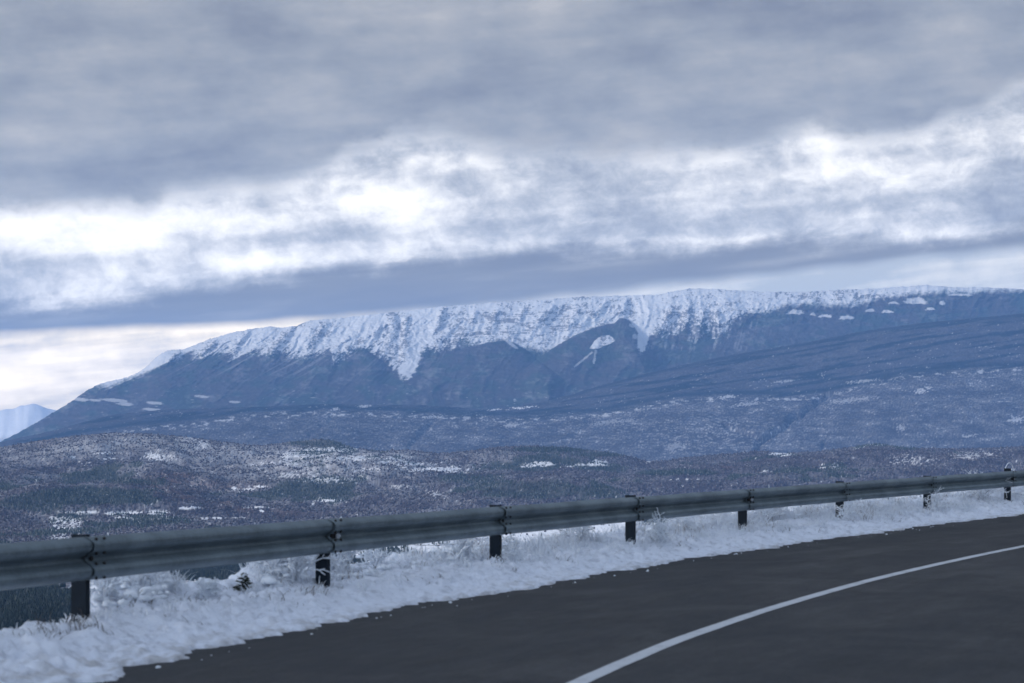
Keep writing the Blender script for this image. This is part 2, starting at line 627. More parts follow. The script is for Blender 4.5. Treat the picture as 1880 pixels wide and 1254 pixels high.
    nq = nf(slq / 22, PY / 120, 4, 50)
    nq2 = nf(slq / 7, PY / 40, 3, 55)
    nn = nf(PX / 9, PY / 5, 4, 60)
    nbig = nf(PX / 60, PY / 30, 3, 61)
    snl = cv(SNOWLINE)(PX)
    amp = np.interp(PX, [0, 300, 600, 1100, 1200, 1400, 1880], [5, 9, 11, 5, 16, 5, 4])
    crag = np.clip(blob(PX, PY, 735, 640, 44, 50) + blob(PX, PY, 1260, 590, 95, 34) + .8 * blob(PX, PY, 610, 640, 60, 26) + .9 * blob(PX, PY, 840, 630, 60, 24) + .5 * blob(PX, PY, 440, 640, 200, 22), 0, 1)
    rib = ridged(slq / 11, PY / 26, 4, 62, .6) - .45
    gr = nf(PX / 4.2, PY / 3.6, 3, 63, .7)
    snow = sstep(snl - PY + nq * amp + nq2 * amp * .5 + nn * 2.5 - crag * (rib * 26 + gr * 12) - gr * 3, -5, 9.0)
    # buttresses stay wooded
    for pts, top in (([(800, 668), (830, 650), (860, 639), (900, 628), (925, 626), (945, 630), (965, 643), (985, 665)], 0),
                     ([(985, 662), (1000, 650), (1030, 630), (1060, 614), (1090, 602), (1110, 596), (1128, 594), (1137, 585), (1146, 584), (1156, 590), (1166, 602), (1178, 624), (1186, 650)], 0),
                     ([(640, 690), (655, 642), (668, 640), (720, 676)], 0)):
        yy = cv(pts)(PX)
        ins = (PX > pts[0][0]) & (PX < pts[-1][0])
        snow = np.where(ins, snow * (1 - sstep(PY - yy + nn * 1.5, -2, 1)), snow)
    add = np.zeros_like(PX)

    def patch(cx, cy, rx, ry, ang=0, amt=1.0, hard=.35):
        nonlocal add
        b = blob(PX, PY, cx, cy, rx, ry, ang) + nn * .14 + gr * .10
        add = np.maximum(add, amt * sstep(b, hard, hard + .2))
    top_ = cv([(1060, 660), (1083, 639), (1091, 626), (1103, 617), (1119, 615), (1129, 624), (1140, 640)])(PX)
    bot_ = cv([(1060, 640), (1083, 640), (1096, 641), (1108, 635), (1120, 632), (1129, 625), (1140, 610)])(PX)
    add = np.maximum(add, sstep(PY - top_ + nn, -.8, .8) * sstep(bot_ - PY + nn, -.8, .8))
    for x0, y0, x1, y1, w in ((1088, 646, 1054, 674, 1.7), (1094, 642, 1090, 668, 2.2)):
        L = math.hypot(x1 - x0, y1 - y0)
        ax = ((PX - x0) * (x1 - x0) + (PY - y0) * (y1 - y0)) / L
        pp = ((PX - x0) * (y1 - y0) - (PY - y0) * (x1 - x0)) / L
        add = np.maximum(add, .5 * sstep(w - np.abs(pp) + .8 * nn, -.5, .8) * (ax > 0) * (ax < L))
    patch(752, 660, 17, 34, .30)          # couloir foot
    patch(1181, 612, 9, 34, .12)
    patch(940, 633, 14, 2.5, .6, .7)
    patch(1160, 598, 6, 3, .4, .6)
    patch(1166, 618, 5, 4, .4, .5)
    for cx, cy, rx, ry in ((1381, 571, 15, 6), (1460, 573, 16, 6), (1554, 583, 14, 5), (1681, 553, 22, 9), (1598, 570, 10, 4), (1630, 572, 11, 4), (1708, 567, 9, 4), (1514, 580, 12, 4),
                           (1492, 577, 6, 4), (1730, 556, 6, 6), (1575, 556, 9, 4), (1640, 556, 10, 3), (1762, 541, 26, 3), (1330, 600, 4, 18), (1310, 612, 3, 18), (1275, 605, 5, 20), (1240, 600, 8, 16)):
        b = blob(PX, PY, cx, cy + ry * .4, rx * .95, ry * 1.15) + nn * .16 + gr * .10
        add = np.maximum(add, .78 * sstep(b, .42, .60) * sstep(cy + ry * .55 + 1.2 * nn - PY, -1, .6))
    # vertical snow streaks in the gullied wall
    wall = blob(PX, PY, 1275, 600, 85, 36)
    streak = sstep(nf(slq / 5, PY / 60, 3, 70), .05, .5) * wall
    streak = streak * sstep(nf(PX / 22, PY / 14, 3, 74), -.25, .35)
    add = np.maximum(add, streak * .7)
    lft = blob(PX, PY, 480, 660, 190, 26) * sstep(nf(slq / 6, PY / 120, 3, 71), .25, .7)
    add = np.maximum(add, lft * .26)
    # thin snow dust on lower meadows
    dust = sstep(nf(PX / 14, PY / 4, 4, 72) + .2 * nbig, .62, .95) * sstep(PY, 690, 730) * .55
    add = np.maximum(add, dust)
    for cx, cy, rx, ry in ((145, 733, 18, 3), (210, 735, 22, 3), (230, 742, 14, 3), (285, 740, 14, 2.5), (280, 752, 16, 2.5), (108, 742, 12, 3), (175, 735, 10, 2), (370, 728, 12, 2), (430, 738, 10, 2)):
        patch(cx, cy, rx, ry, .08, .55)
    snow = np.maximum(snow, add)
    # rock showing through the snow
    strata = blob(PX, PY, 930, 602, 190, 34)
    speck = nf(PX / 6, PY / 3.4, 4, 80, .6)
    bands = nf(PX / 38 + .3 * nq, (PY + .04 * PX) / 5.5, 4, 81, .6)
    craggy = blob(PX, PY, 735, 610, 34, 44) + blob(PX, PY, 1260, 585, 90, 30) * .9 + blob(PX, PY, 528, 622, 9, 30, .45) * 1.0 + blob(PX, PY, 612, 606, 30, 22, -.4) * .6 + blob(PX, PY, 672, 632, 40, 22, -.7) * 1.0 + blob(PX, PY, 570, 598, 22, 12) * .7 + blob(PX, PY, 1000, 575, 60, 14) * .5 + strata * .75 \
        + blob(PX, PY, 1450, 541, 46, 8) + blob(PX, PY, 1536, 543, 52, 10) * 1.3 + blob(PX, PY, 1598, 542, 40, 6) * .8 + blob(PX, PY, 1120, 560, 120, 18) * .5 + .22
    couloir = blob(PX, PY, 778, 605, 13, 56, .36) * 2.2 + blob(PX, PY, 640, 604, 12, 46, .9) * .9 + blob(PX, PY, 556, 625, 10, 30, .6) * .8 + blob(PX, PY, 1196, 575, 16, 40, .35) * 1.2 + blob(PX, PY, 690, 600, 26, 40, .5) * .8
    down_ = sstep(PY, snl - 45, snl + 4)
    ledge = (1 - np.abs(nf(PX / 48 + .25 * nq, (PY + .045 * PX) / 5.0, 3, 85, .55)) * 3.2)
    rk = craggy * (rib * .55 + gr * .75 + nf(PX / 18, PY / 10, 3, 83) * .8) * (1 - .6 * strata) \
        + strata * (ledge * .50 + gr * .26 + rib * .12 + nf(PX / 26, PY / 11, 3, 86) * .8 - .12) + down_ * crag * .22 + gr * .16 - couloir + nbig * .20 - .10 + ribs * (.34 + .45 * gr + .25 * rib)
    rock = sstep(rk + .07 * crag, .04, .36) * .95
    sn = mix3(SNOW[None, None] * .72, ROCK[None, None] * 1.0, rock)
    forest = mix3(BARE[None, None] * .6, CONI[None, None] * 1.1, sstep(nbig + nf(PX / 30, PY / 12, 3, 90) * .7, -.2, .5))
    forest = forest * (1 + .35 * nn[..., None])
    fd = np.clip(-.04 + .12 * nf(PX / 45, PY / 16, 4, 95) + .05 * nn + .10 * (sp - .3), 0, .3)
    forest = mix3(forest, SNOW[None, None], fd)
    col = forest * (1 - snow[..., None]) + sn * snow[..., None]
    V = np.stack([X, D, Z + EYE], -1)
    o = mesh_np('mountain_ridge', V.reshape(-1, 3), grid_faces(len(d), len(u)), M_MOUNT, np.clip(col, .01, .85).reshape(-1, 3))
    tag(o, kind='structure')


ridge()


# ------------------------------------------------------------------ wooded plateau and foothills in front of the ridge
def foothills():
    u = ucols(1, .29, .00045)
    d = np.concatenate([np.linspace(9700, 12300, 300), [12380, 12500, 12700, 13200]])
    U, D = np.meshgrid(u, d)
    PX = to_px(U)
    X = U * D
    pu = to_px(u)
    A = scv([(-4000, 900), (-400, 900), (-100, 850), (0, 812), (100, 790), (200, 762), (300, 752), (450, 748), (600, 742), (760, 744), (900, 752), (1000, 738), (1100, 708), (1200, 682), (1300, 660), (1400, 642), (1500, 625),
             (1600, 605), (1700, 592), (1800, 583), (1880, 575), (2200, 560), (3000, 600), (5500, 700)], 30)(pu)
    B = scv([(-4000, 930), (-400, 930), (-100, 880), (0, 840), (100, 805), (250, 782), (380, 770), (450, 758), (600, 752), (760, 757), (950, 766), (1100, 757), (1180, 742), (1250, 730), (1330, 725), (1450, 727), (1515, 722), (1600, 700),
             (1680, 682), (1800, 676), (1880, 673), (2200, 660), (5500, 720)], 20)(pu)
    G = np.full_like(pu, 870.)
    d0, dB, dA = 9700., 11150., 12300.
    z0 = (YH - G) / F * d0
    zB = (YH - B) / F * dB
    zA = (YH - A) / F * dA
    # shallow dip behind B, then up to A
    zM = np.minimum(zB, (YH - (B * .55 + A * .45)) / F * 11400) - 12
    knots = [(d0, z0), (10400., z0 * .42 + zB * .58), (11000., z0 * .08 + zB * .92 + 4), (dB, zB), (11420., zM), (12000., zA * .82 + zM * .18), (dA, zA), (12700., zA - 60), (13200., zA - 190)]
    Z = np.zeros_like(D)
    kd = np.array([k[0] for k in knots])
    kz = np.array([k[1] for k in knots])
    wob = 120 * nf(U * 16, U * 0 + 3, 3, 5) * np.sin(np.pi * np.clip((D - d0) / (dA - d0), 0, 1)) * 0
    for j in range(len(u)):
        Z[:, j] = np.interp(D[:, j] + wob[:, j], kd, kz[:, j])
    env = np.interp(D, [d0, 10300, 11000, 11150, 11400, 12000, 12290, 12300, 13200], [0, 1, .5, .12, .5, .6, .1, .06, 0])
    q = X - (D - 11000) * .25
    Z += env * (ridged(q / 900, D / 1500, 4, 15) * 34 - 17 + nf(X / 160, D / 140, 4, 16) * 11)
    Z += nf(X / 30, D / 26, 3, 17) * 3.2
    # the gully running down from (1520,720) to (1400,800), and two lesser ones
    PY0 = YH - F * Z / D
    for (x0, y0, x1, y1, w, a) in ((1530, 716, 1398, 806, 5, 34), (1398, 806, 1380, 850, 5, 26), (1480, 766, 1400, 806, 4, 14), (1330, 780, 1402, 806, 4, 22), (1515, 810, 1505, 850, 3, 14), (800, 770, 730, 840, 6, 12), (620, 760, 540, 820, 6, 10), (1090, 770, 1010, 830, 6, 10)):
        L = math.hypot(x1 - x0, y1 - y0)
        ax = ((PX - x0) * (x1 - x0) + (PY0 - y0) * (y1 - y0)) / L
        pp = ((PX - x0) * (y1 - y0) - (PY0 - y0) * (x1 - x0)) / L + 3 * nf(ax / 20, ax * 0, 2, 6)
        g = np.exp(-(pp / w) ** 2) * sstep(ax, -8, 8) * (1 - sstep(ax, L - 8, L + 8))
        Z -= g * a * (D < 11150)
    PY = YH - F * Z / D
    n1 = nf(PX / 70, PY / 14, 4, 1)
    n2 = nf(PX / 16, PY / 5, 4, 2)
    fine = nf(PX / 3.2, PY / 2.6, 2, 3)
    lay = nf(PX / 130, (PY + .16 * PX) / 7, 4, 4)
    terr = np.sin(2 * math.pi * (PY + 7 * nf(PX / 50, PY / 60, 2, 44) + .05 * np.abs(PX - 1330)) / 5.2)
    terrm = blob(PX, PY, 1310, 800, 110, 34) + .25 * blob(PX, PY, 900, 790, 400, 30)
    dark = sstep(lay + .3 * n1, .05, .35) * sstep(B[None] + 6 - PY, -6, 8)       # conifer bands on the upper plateau
    dark = np.maximum(dark, np.maximum(np.exp(-((PY - A[None] - 3) / 3.0) ** 2) * sstep(PX, 850, 1100), np.exp(-((PY - B[None] + 5) / 4.5) ** 2)) * .9)
    dark = np.maximum(dark, sstep(blob(PX, PY, 1650, 690, 160, 12, -.15) + n2 * .3, .45, .8) * .7)
    col = mix3(BARE[None, None] * .48, CONI[None, None] * .35, np.clip(dark, 0, 1))
    dusty = .06 + .11 * n1 + .14 * np.clip(fine, -1, 1) + .06 * n2
    dusty = dusty * np.interp(PX, [0, 300, 700, 1880], [.45, .6, .9, 1.0]) * (1 - .9 * dark) * np.where(PY < B[None] - 2, .55, 1.45)
    edge = sstep(6 - np.abs(PY - B[None] - 7), 0, 5) * sstep(n2 + .35 * fine, .0, .6) * .7
    open_ = sstep(n2 * .6 + .8 * fine + .5 * n1, .70, 1.15) * .6
    tr = terrm * sstep(terr * .7 + .9 * n2 + .6 * fine, .3, 1.2) * .42
    s = np.clip(dusty + edge + open_ * (PY > B[None] - 40) + tr, 0, .85) * .62
    for cx, cy, rx, ry, am in ((1690, 718, 12, 6, .5), (1705, 712, 8, 5, .5), (1865, 770, 16, 6, .5), (1585, 700, 30, 3, .35), (1335, 729, 20, 4, .5), (1370, 742, 30, 4, .4), (1440, 700, 26, 2, .4), (940, 780, 24, 4, .4), (670, 745, 14, 3, .5),
                               (960, 748, 22, 2.0, .8), (910, 752, 12, 2, .8), (1120, 775, 60, 5, .3), (790, 765, 24, 3, .45), (1560, 735, 50, 5, .35), (1780, 800, 16, 3, .4), (1240, 820, 20, 10, .3), (1655, 785, 10, 7, .35), (615, 752, 10, 3, .5)):
        s = np.maximum(s, am * sstep(blob(PX, PY, cx, cy, rx, ry, -.1) + .55 * fine + .3 * n2, .5, .9))
    snowc = SNOW * .95
    col = col * (1 - s[..., None]) + snowc * s[..., None]
    V = np.stack([X, D, Z + EYE], -1)
    V[0, :, 2] -= 60
    o = mesh_np('foothills', V.reshape(-1, 3), grid_faces(len(d), len(u)), M_FOOT, np.clip(col, .01, .8).reshape(-1, 3))
    tag(o, kind='structure')


foothills()

# ------------------------------------------------------------------ valley floor and the wooded hills beyond it
SKY_L2 = [(-4000, 840), (-300, 850), (0, 822), (60, 812), (150, 800), (200, 795), (280, 797), (340, 803), (400, 811), (470, 818), (505, 815), (540, 809), (580, 805), (610, 807), (650, 822), (700, 829), (750, 827), (800, 833), (850, 829), (900, 823),
          (970, 818), (1040, 821), (1100, 829), (1150, 838), (1185, 847), (1210, 848), (1260, 841), (1320, 834), (1400, 828), (1440, 833), (1500, 830), (1560, 822), (1600, 815), (1625, 816), (1660, 821), (1740, 825), (1800, 824), (1880, 820), (2300, 830), (5500, 820)]
ROWS = [  # distance, photo row as a curve over the photo column
    (25, [(-4000, 1800), (5500, 1800)]),
    (186, [(-4000, 1340), (5500, 1340)]),
    (558, [(-4000, 1250), (5500, 1235)]),
    (1178, [(-4000, 1185), (0, 1180), (900, 1140), (5500, 1120)]),
    (1612, [(-4000, 1120), (0, 1118), (600, 1100), (1200, 1060), (1880, 1010), (5500, 1000)]),
    (2108, [(-4000, 1075), (0, 1073), (600, 1060), (1200, 1015), (1880, 970), (5500, 970)]),
    (2604, [(-4000, 1040), (600, 1033), (1200, 992), (1880, 940), (5500, 940)]),
    (3100, [(-4000, 1008), (600, 1000), (1200, 970), (1880, 918), (5500, 920)]),
    (3596, [(-4000, 975), (600, 968), (1200, 950), (1500, 915), (1880, 900), (5500, 905)]),
    (3968, [(-4000, 945), (0, 940), (300, 943), (600, 945), (900, 945), (1200, 930), (1500, 905), (1880, 890), (5500, 900)]),
    (4340, [(-4000, 900), (0, 898), (80, 892), (180, 884), (240, 872), (290, 878), (340, 892), (390, 912), (460, 925), (560, 922), (700, 918), (850, 906), (940, 890), (1010, 878), (1080, 880), (1150, 888), (1220, 890), (1300, 886), (1500, 880), (1880, 872), (5500, 890)]),
    (4557, [(-4000, 915), (0, 905), (180, 900), (290, 895), (390, 912), (560, 912), (850, 900), (1010, 890), (1150, 892), (1300, 882), (1500, 868), (1880, 860), (5500, 880)]),
    (5022, [(-4000, 870), (0, 866), (100, 868), (250, 852), (400, 858), (480, 862), (540, 850), (620, 838), (690, 846), (760, 858), (850, 872), (950, 868), (1050, 866), (1130, 870), (1200, 868), (1260, 862), (1350, 852), (1450, 842), (1540, 834), (1640, 830), (1760, 834), (1880, 830), (5500, 850)]),
    (5270, [(-4000, 880), (0, 868), (250, 858), (400, 862), (540, 856), (620, 846), (760, 860), (850, 872), (1050, 872), (1200, 872), (1350, 860), (1540, 842), (1880, 840), (5500, 860)]),
    (5766, SKY_L2),
    (5952, [(p, y + 9) for p, y in SKY_L2]),
    (6448, [(p, y + 55) for p, y in SKY_L2]),
]
HU = ucols(1, .29, .00048)
HD = np.concatenate([np.geomspace(25, 1150, 40), np.arange(1178, 5778, 7.13), np.linspace(5785, 6448, 12)])
HK = .62


def hills():
    u, d = HU, HD
    U, D = np.meshgrid(u, d)
    PX = to_px(U)
    X = U * D
    pu = to_px(u)
    kd = np.array([r[0] for r in ROWS], float)
    ky = np.array([scv(r[1], 10)(pu) for r in ROWS])
    kz = (YH - ky) / F * kd[:, None]
    # wander the ridges in depth so none stays at one distance
    Xr, Dr = X, D
    X, D = X / HK, D / HK                      # noise coordinates
    wob = HK * 260 * nf(X / 2600, D * 0 + 2, 3, 8) * np.interp(D, [4500, 6400, 9000, 9300, 9600], [0, 1, .5, 0, 0])
    Dw = Dr + wob
    Z = np.zeros_like(D)
    for j in range(len(u)):
        Z[:, j] = np.interp(Dw[:, j], kd, kz[:, j])
    # round the creases between control rows
    i0 = np.searchsorted(d, 1180)
    i1 = np.searchsorted(d, 5735)
    ker = np.hanning(19)
    ker /= ker.sum()
    sm = Z.copy()
    for j in range(len(u)):
        sm[i0:i1, j] = np.convolve(np.pad(Z[i0:i1, j], 9, mode='edge'), ker, 'valid')
    Z = sm
    hill = np.interp(D, [1000, 5500, 6600, 8900, 9280, 9600], [.15, .25, 1, 1, .15, .3])
    Z += HK * hill * (ridged(X / 700 + D / 2400, D / 900, 4, 5) * 42 - 21 + nf(X / 150, D / 120, 4, 6) * 12)
    PY = YH - F * Z / Dr
    n1 = nf(X / 500, D / 700, 4, 31)
    n2 = nf(X / 90, D / 160, 4, 32)
    n3 = nf(X / 16, D / 30, 3, 33)
    n4 = nf(X / 7, D / 14, 2, 34)
    # ---- conifer stands
    con = sstep(n1 + .35 * n2, .28, .6)
    for cx, cy, rx, ry, a in ((170, 912, 110, 17, 1.1), (60, 925, 60, 14, .7), (250, 885, 60, 6, .6), (590, 815, 60, 6, .9), (560, 885, 90, 14, .35), (1010, 826, 70, 5, 1.), (1100, 835, 50, 4, .8), (1240, 868, 70, 5, 1.), (980, 900, 120, 16, .7), (1450, 860, 60, 10, .4),
                              (1530, 857, 24, 8, .7), (30, 1130, 100, 60, 2.), (390, 1052, 90, 15, 1.6), (570, 1040, 90, 22, 1.6), (715, 1026, 50, 19, 1.6), (225, 1068, 20, 8, 1.2), (1620, 815, 22, 5, .8), (860, 880, 60, 10, .5), (900, 1008, 30, 4, .7), (1215, 957, 40, 3.5, 1.2)):
        con = np.maximum(con, a * sstep(blob(PX, PY, cx, cy, rx, ry) + .22 * n2, .32, .6))
    con = np.clip(con, 0, 1)
    # ---- open snow, and sunlit patches of the middle hills painted as snow
    field_edge = cv([(-4000, 1200), (0, 1200), (140, 1066), (300, 1070), (480, 1064), (650, 1004), (760, 996), (900, 981), (1000, 970), (1170, 952), (1400, 930), (1560, 912), (1720, 900), (1880, 892), (5500, 892)])(PX)
    field = sstep(PY - field_edge + 3 * n2, -2, 2)
    strips = sstep(nf(PX / 160, PY / 3.4, 3, 36) + .25 * n2, .42, .6)
    field = field * (1 - .75 * strips) * (1 - sstep(con, .5, .9))
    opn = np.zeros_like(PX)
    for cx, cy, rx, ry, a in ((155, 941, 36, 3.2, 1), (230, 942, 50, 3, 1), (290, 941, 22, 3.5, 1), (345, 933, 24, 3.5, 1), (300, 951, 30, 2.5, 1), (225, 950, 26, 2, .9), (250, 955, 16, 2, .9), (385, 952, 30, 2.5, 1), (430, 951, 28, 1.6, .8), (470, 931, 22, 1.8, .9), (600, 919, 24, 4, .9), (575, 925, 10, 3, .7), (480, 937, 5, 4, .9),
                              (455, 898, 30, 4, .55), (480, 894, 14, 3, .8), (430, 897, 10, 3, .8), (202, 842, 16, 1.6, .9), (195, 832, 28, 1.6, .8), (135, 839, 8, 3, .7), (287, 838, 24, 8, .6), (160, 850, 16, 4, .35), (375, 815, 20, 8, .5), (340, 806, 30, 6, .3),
                              (600, 826, 60, 6, .75), (560, 834, 60, 8, .6), (650, 842, 50, 8, .65), (530, 850, 60, 8, .45), (720, 845, 40, 8, .6), (800, 862, 60, 5, .8), (760, 852, 50, 4, .7), (840, 866, 24, 3, .7), (665, 862, 40, 5, .5), (600, 880, 60, 6, .4), (540, 870, 50, 10, .35),  # snow sprinkle that also paints the sunlight on this hill
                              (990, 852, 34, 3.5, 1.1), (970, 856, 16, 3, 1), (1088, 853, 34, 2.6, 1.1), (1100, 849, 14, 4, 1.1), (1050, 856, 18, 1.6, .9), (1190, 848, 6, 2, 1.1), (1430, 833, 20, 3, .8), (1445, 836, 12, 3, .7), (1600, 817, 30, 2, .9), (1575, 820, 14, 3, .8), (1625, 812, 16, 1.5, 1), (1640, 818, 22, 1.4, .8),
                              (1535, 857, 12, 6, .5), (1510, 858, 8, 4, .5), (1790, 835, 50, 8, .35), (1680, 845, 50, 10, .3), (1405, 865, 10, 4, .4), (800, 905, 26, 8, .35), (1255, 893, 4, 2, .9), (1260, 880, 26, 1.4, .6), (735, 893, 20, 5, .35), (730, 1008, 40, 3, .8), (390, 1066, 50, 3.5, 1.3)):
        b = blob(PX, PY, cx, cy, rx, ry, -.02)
        if a < .95:      # thin snow between the trees, and painted sunlit patches: granular
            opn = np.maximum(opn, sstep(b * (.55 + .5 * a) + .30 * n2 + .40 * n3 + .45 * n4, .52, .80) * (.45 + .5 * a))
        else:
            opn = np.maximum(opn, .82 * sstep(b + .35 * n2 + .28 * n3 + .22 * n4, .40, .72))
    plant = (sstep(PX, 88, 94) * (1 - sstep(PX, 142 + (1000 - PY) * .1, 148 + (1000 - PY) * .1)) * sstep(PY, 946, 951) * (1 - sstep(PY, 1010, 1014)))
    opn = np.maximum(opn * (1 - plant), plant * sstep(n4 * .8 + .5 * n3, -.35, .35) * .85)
    dust = .10 + .24 * n1 + .20 * n2 + .12 * n3 + .14 * n4
    dust += .34 * blob(PX, PY, 600, 845, 190, 30) + .26 * blob(PX, PY, 170, 815, 190, 20)  + .08 * blob(PX, PY, 400, 840, 200, 24)  # paler tone paints the sunlit hill and left crest
    dust = np.clip(dust, 0, .6) * (1 - .8 * con) * np.interp(PX, [0, 900, 1300, 1880], [.75, .75, .42, .42])
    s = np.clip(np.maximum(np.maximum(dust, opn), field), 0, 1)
    # reddish beech leaves; tan of the sunlit left crest painted in
    red = sstep(n1 * -.6 + n2 * .4 + .9 * blob(PX, PY, 330, 890, 80, 20) + .8 * blob(PX, PY, 470, 893, 90, 7) + .35 * blob(PX, PY, 100, 812, 140, 12) + .3 * blob(PX, PY, 560, 900, 140, 16), .35, .9)
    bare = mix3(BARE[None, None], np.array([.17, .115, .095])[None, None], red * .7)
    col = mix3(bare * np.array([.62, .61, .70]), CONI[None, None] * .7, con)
    col = col * (1 + .3 * n4[..., None])
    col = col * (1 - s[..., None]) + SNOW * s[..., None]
    # crowns stand up from the ground where there is wood
    wood = 1 - sstep(np.maximum(opn, field), .3, .7)
    Z += HK * wood * np.interp(D, [1900, 4000, 9000], [1, 3, 4]) * (.6 * n3 + 1.0 * n4)
    V = np.stack([Xr, Dr, Z + EYE], -1)
    V[-1, :, 2] -= 200
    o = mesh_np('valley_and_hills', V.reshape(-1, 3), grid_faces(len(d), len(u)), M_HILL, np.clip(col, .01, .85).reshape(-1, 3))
    tag(o, kind='structure')
    return Z + EYE, con, np.maximum(opn, field), PY, PX


HZ, HCON, HOPEN, HPY, HPX = hills()


def hz(x, d):
    i = np.clip(np.searchsorted(HD, d) - 1, 0, len(HD) - 2)
    uu = x / d
    j = np.clip(np.searchsorted(HU, uu) - 1, 0, len(HU) - 2)
    return HZ[i, j]


# ------------------------------------------------------------------ woods: one mesh of many small crowns each (uncountable)
def crowns(name, label, n, proto_v, proto_f, x, d, z, h, w, mat, cols):
    pv = np.array(proto_v, float)
    pf = np.array(proto_f, int)
    ang = rng.uniform(0, 6.28, n)
    c, s = np.cos(ang), np.sin(ang)
    vx = pv[None, :, 0] * w[:, None]
    vy = pv[None, :, 1] * w[:, None]
    P = np.empty((n, len(pv), 3))
    P[..., 0] = x[:, None] + vx * c[:, None] - vy * s[:, None]
    P[..., 1] = d[:, None] + vx * s[:, None] + vy * c[:, None]
    P[..., 2] = z[:, None] + pv[None, :, 2] * h[:, None]
    P += rng.normal(0, .07, P.shape) * w[:, None, None]
    Fc = (pf[None] + (np.arange(n) * len(pv))[:, None, None]).reshape(-1, pf.shape[1])
    col = np.repeat(cols[:, None, :], len(pv), 1).reshape(-1, 3)
    o = mesh_np(name, P.reshape(-1, 3), Fc, mat, col, smooth=False)
    return tag(o, label, 'forest', kind='stuff')


def cone_proto(tiers=2, k=5):
    v, f = [], []
    for t in range(tiers):
        zb = .05 + t * .36
        zt = min(1.0, zb + .62)
        b = len(v)
        for i in range(k):
            a = 2 * math.pi * (i + .5 * t) / k
            r = .5 * (1 - .42 * t)
            v.append((math.cos(a) * r, math.sin(a) * r, zb))
        v.append((0, 0, zt))
        f += [(b + i, b + (i + 1) % k, b + k) for i in range(k)]
    return v, f


def round_proto():
    v = [(0, 0, 1.0)]
    for zz, r, k in ((.68, .42, 5), (.28, .46, 5)):
        for i in range(k):
            a = 2 * math.pi * (i + (.5 if zz > .5 else 0)) / k
            v.append((math.cos(a) * r, math.sin(a) * r, zz))
    v.append((0, 0, 0))
    f = [(0, 1 + i, 1 + (i + 1) % 5) for i in range(5)]
    f += [(1 + i, 6 + i, 1 + (i + 1) % 5) for i in range(5)] + [(6 + i, 6 + (i + 1) % 5, 1 + (i + 1) % 5) for i in range(5)]
    f += [(6 + i, 11, 6 + (i + 1) % 5) for i in range(5)]
    return v, f


M_TREE = terrain_mat('crown_surface', .3, .3)


def scatter(n, d0, d1, want, ulim=.285):
    """random points whose cover test passes; density even per ground area"""
    X, Dd, Zz = [], [], []
    tot = 0
    while tot < n:
        d = np.sqrt(rng.uniform(d0 * d0, d1 * d1, n * 3))
        uu = rng.uniform(-ulim, ulim, n * 3)
        i = np.clip(np.searchsorted(HD, d) - 1, 0, len(HD) - 2)
        j = np.clip(np.searchsorted(HU, uu) - 1, 0, len(HU) - 2)
        ok = rng.uniform(0, 1, n * 3) < want(i, j)
        X.append((uu * d)[ok])
        Dd.append(d[ok])
        Zz.append(HZ[i, j][ok])
        tot += ok.sum()
    return np.concatenate(X)[:n], np.concatenate(Dd)[:n], np.concatenate(Zz)[:n]


def woods():
    cp = cone_proto()
    rp = round_proto()
    # conifers on the far hills
    n = 42000
    x, d, z = scatter(n, 2480, 5766, lambda i, j: (HCON[i, j] > .45) * 1.0 + .012 * (HOPEN[i, j] < .4))
    h = rng.uniform(3.5, 7.5, n)
    cols = CONI * rng.uniform(.7, 1.6, (n, 1)) + SNOW * (rng.uniform(0, 1, (n, 1)) ** 4 * .16)
    crowns('conifer_forest', 'dark conifer woods patched over the distant hills', n, *cp, x, d, z - .8, h, h * .55, M_TREE, cols)
    # conifers on the dark slope close below the road at the left
    n = 26000
    x, d, z = scatter(n, 1270, 2666, lambda i, j: (HCON[i, j] > .6) * 1.0)
    h = rng.uniform(3, 6, n)
    cols = CONI * rng.uniform(.55, 1.1, (n, 1)) + SNOW * (rng.uniform(0, 1, (n, 1)) ** 6 * .05)
    crowns('conifer_slope', 'dark dense conifer woods on the slope below the road', n, *cp, x, d, z - .8, h, h * .8, M_TREE, cols)
    # leafless frosted woods
    n = 60000
    x, d, z = scatter(n, 3100, 5797, lambda i, j: (HOPEN[i, j] < .3) * (HCON[i, j] < .5) * 1.0 + .03 * (HOPEN[i, j] > .3))
    h = rng.uniform(2.5, 5.6, n)
    k = rng.uniform(0, 1, (n, 1)) ** 3 * .20
    cols = BARE * np.array([.66, .64, .73]) * rng.uniform(.75, 1.2, (n, 1)) * (1 - k) + SNOW * k
    crowns('leafless_forest', 'leafless woods dusted with frost over the distant hills', n, *rp, x, d, z - 1.0, h, h * .9, M_TREE, cols)


woods()

# ------------------------------------------------------------------ road geometry along a gentle right-hand bend
P0 = (-3.0284, 14.2063)
TH, KP = 1.24057, -.01044
_s = np.linspace(-80, 150, 2301)
_a = TH + KP * _s
_i0 = 800
_X = np.concatenate([[0], np.cumsum((np.cos(_a[1:]) + np.cos(_a[:-1])) / 2 * .1)])
_Y = np.concatenate([[0], np.cumsum((np.sin(_a[1:]) + np.sin(_a[:-1])) / 2 * .1)])
_X += P0[0] - _X[_i0]
_Y += P0[1] - _Y[_i0]


def down(s):
    sc = np.clip(s, -15, 40)
    return .80024 + .01395 * sc - .00036 * sc * sc + (s - sc) * (.01395 - .00072 * sc) * .5


def road_z(s):
    return EYE - down(s) - .75


def rp_(s, o, h=0.0):
    """point at s metres along the rail, o metres to the road side, h above the road"""
    x = np.interp(s, _s, _X)
    y = np.interp(s, _s, _Y)
    a = TH + KP * np.asarray(s)
    return np.stack(np.broadcast_arrays(x + o * np.sin(a), y - o * np.cos(a), road_z(s) + h), -1)


S_ALL = np.concatenate([np.arange(-70, -10, 1.0), np.arange(-10, 45, .25), np.arange(45, 141, 1.0)])


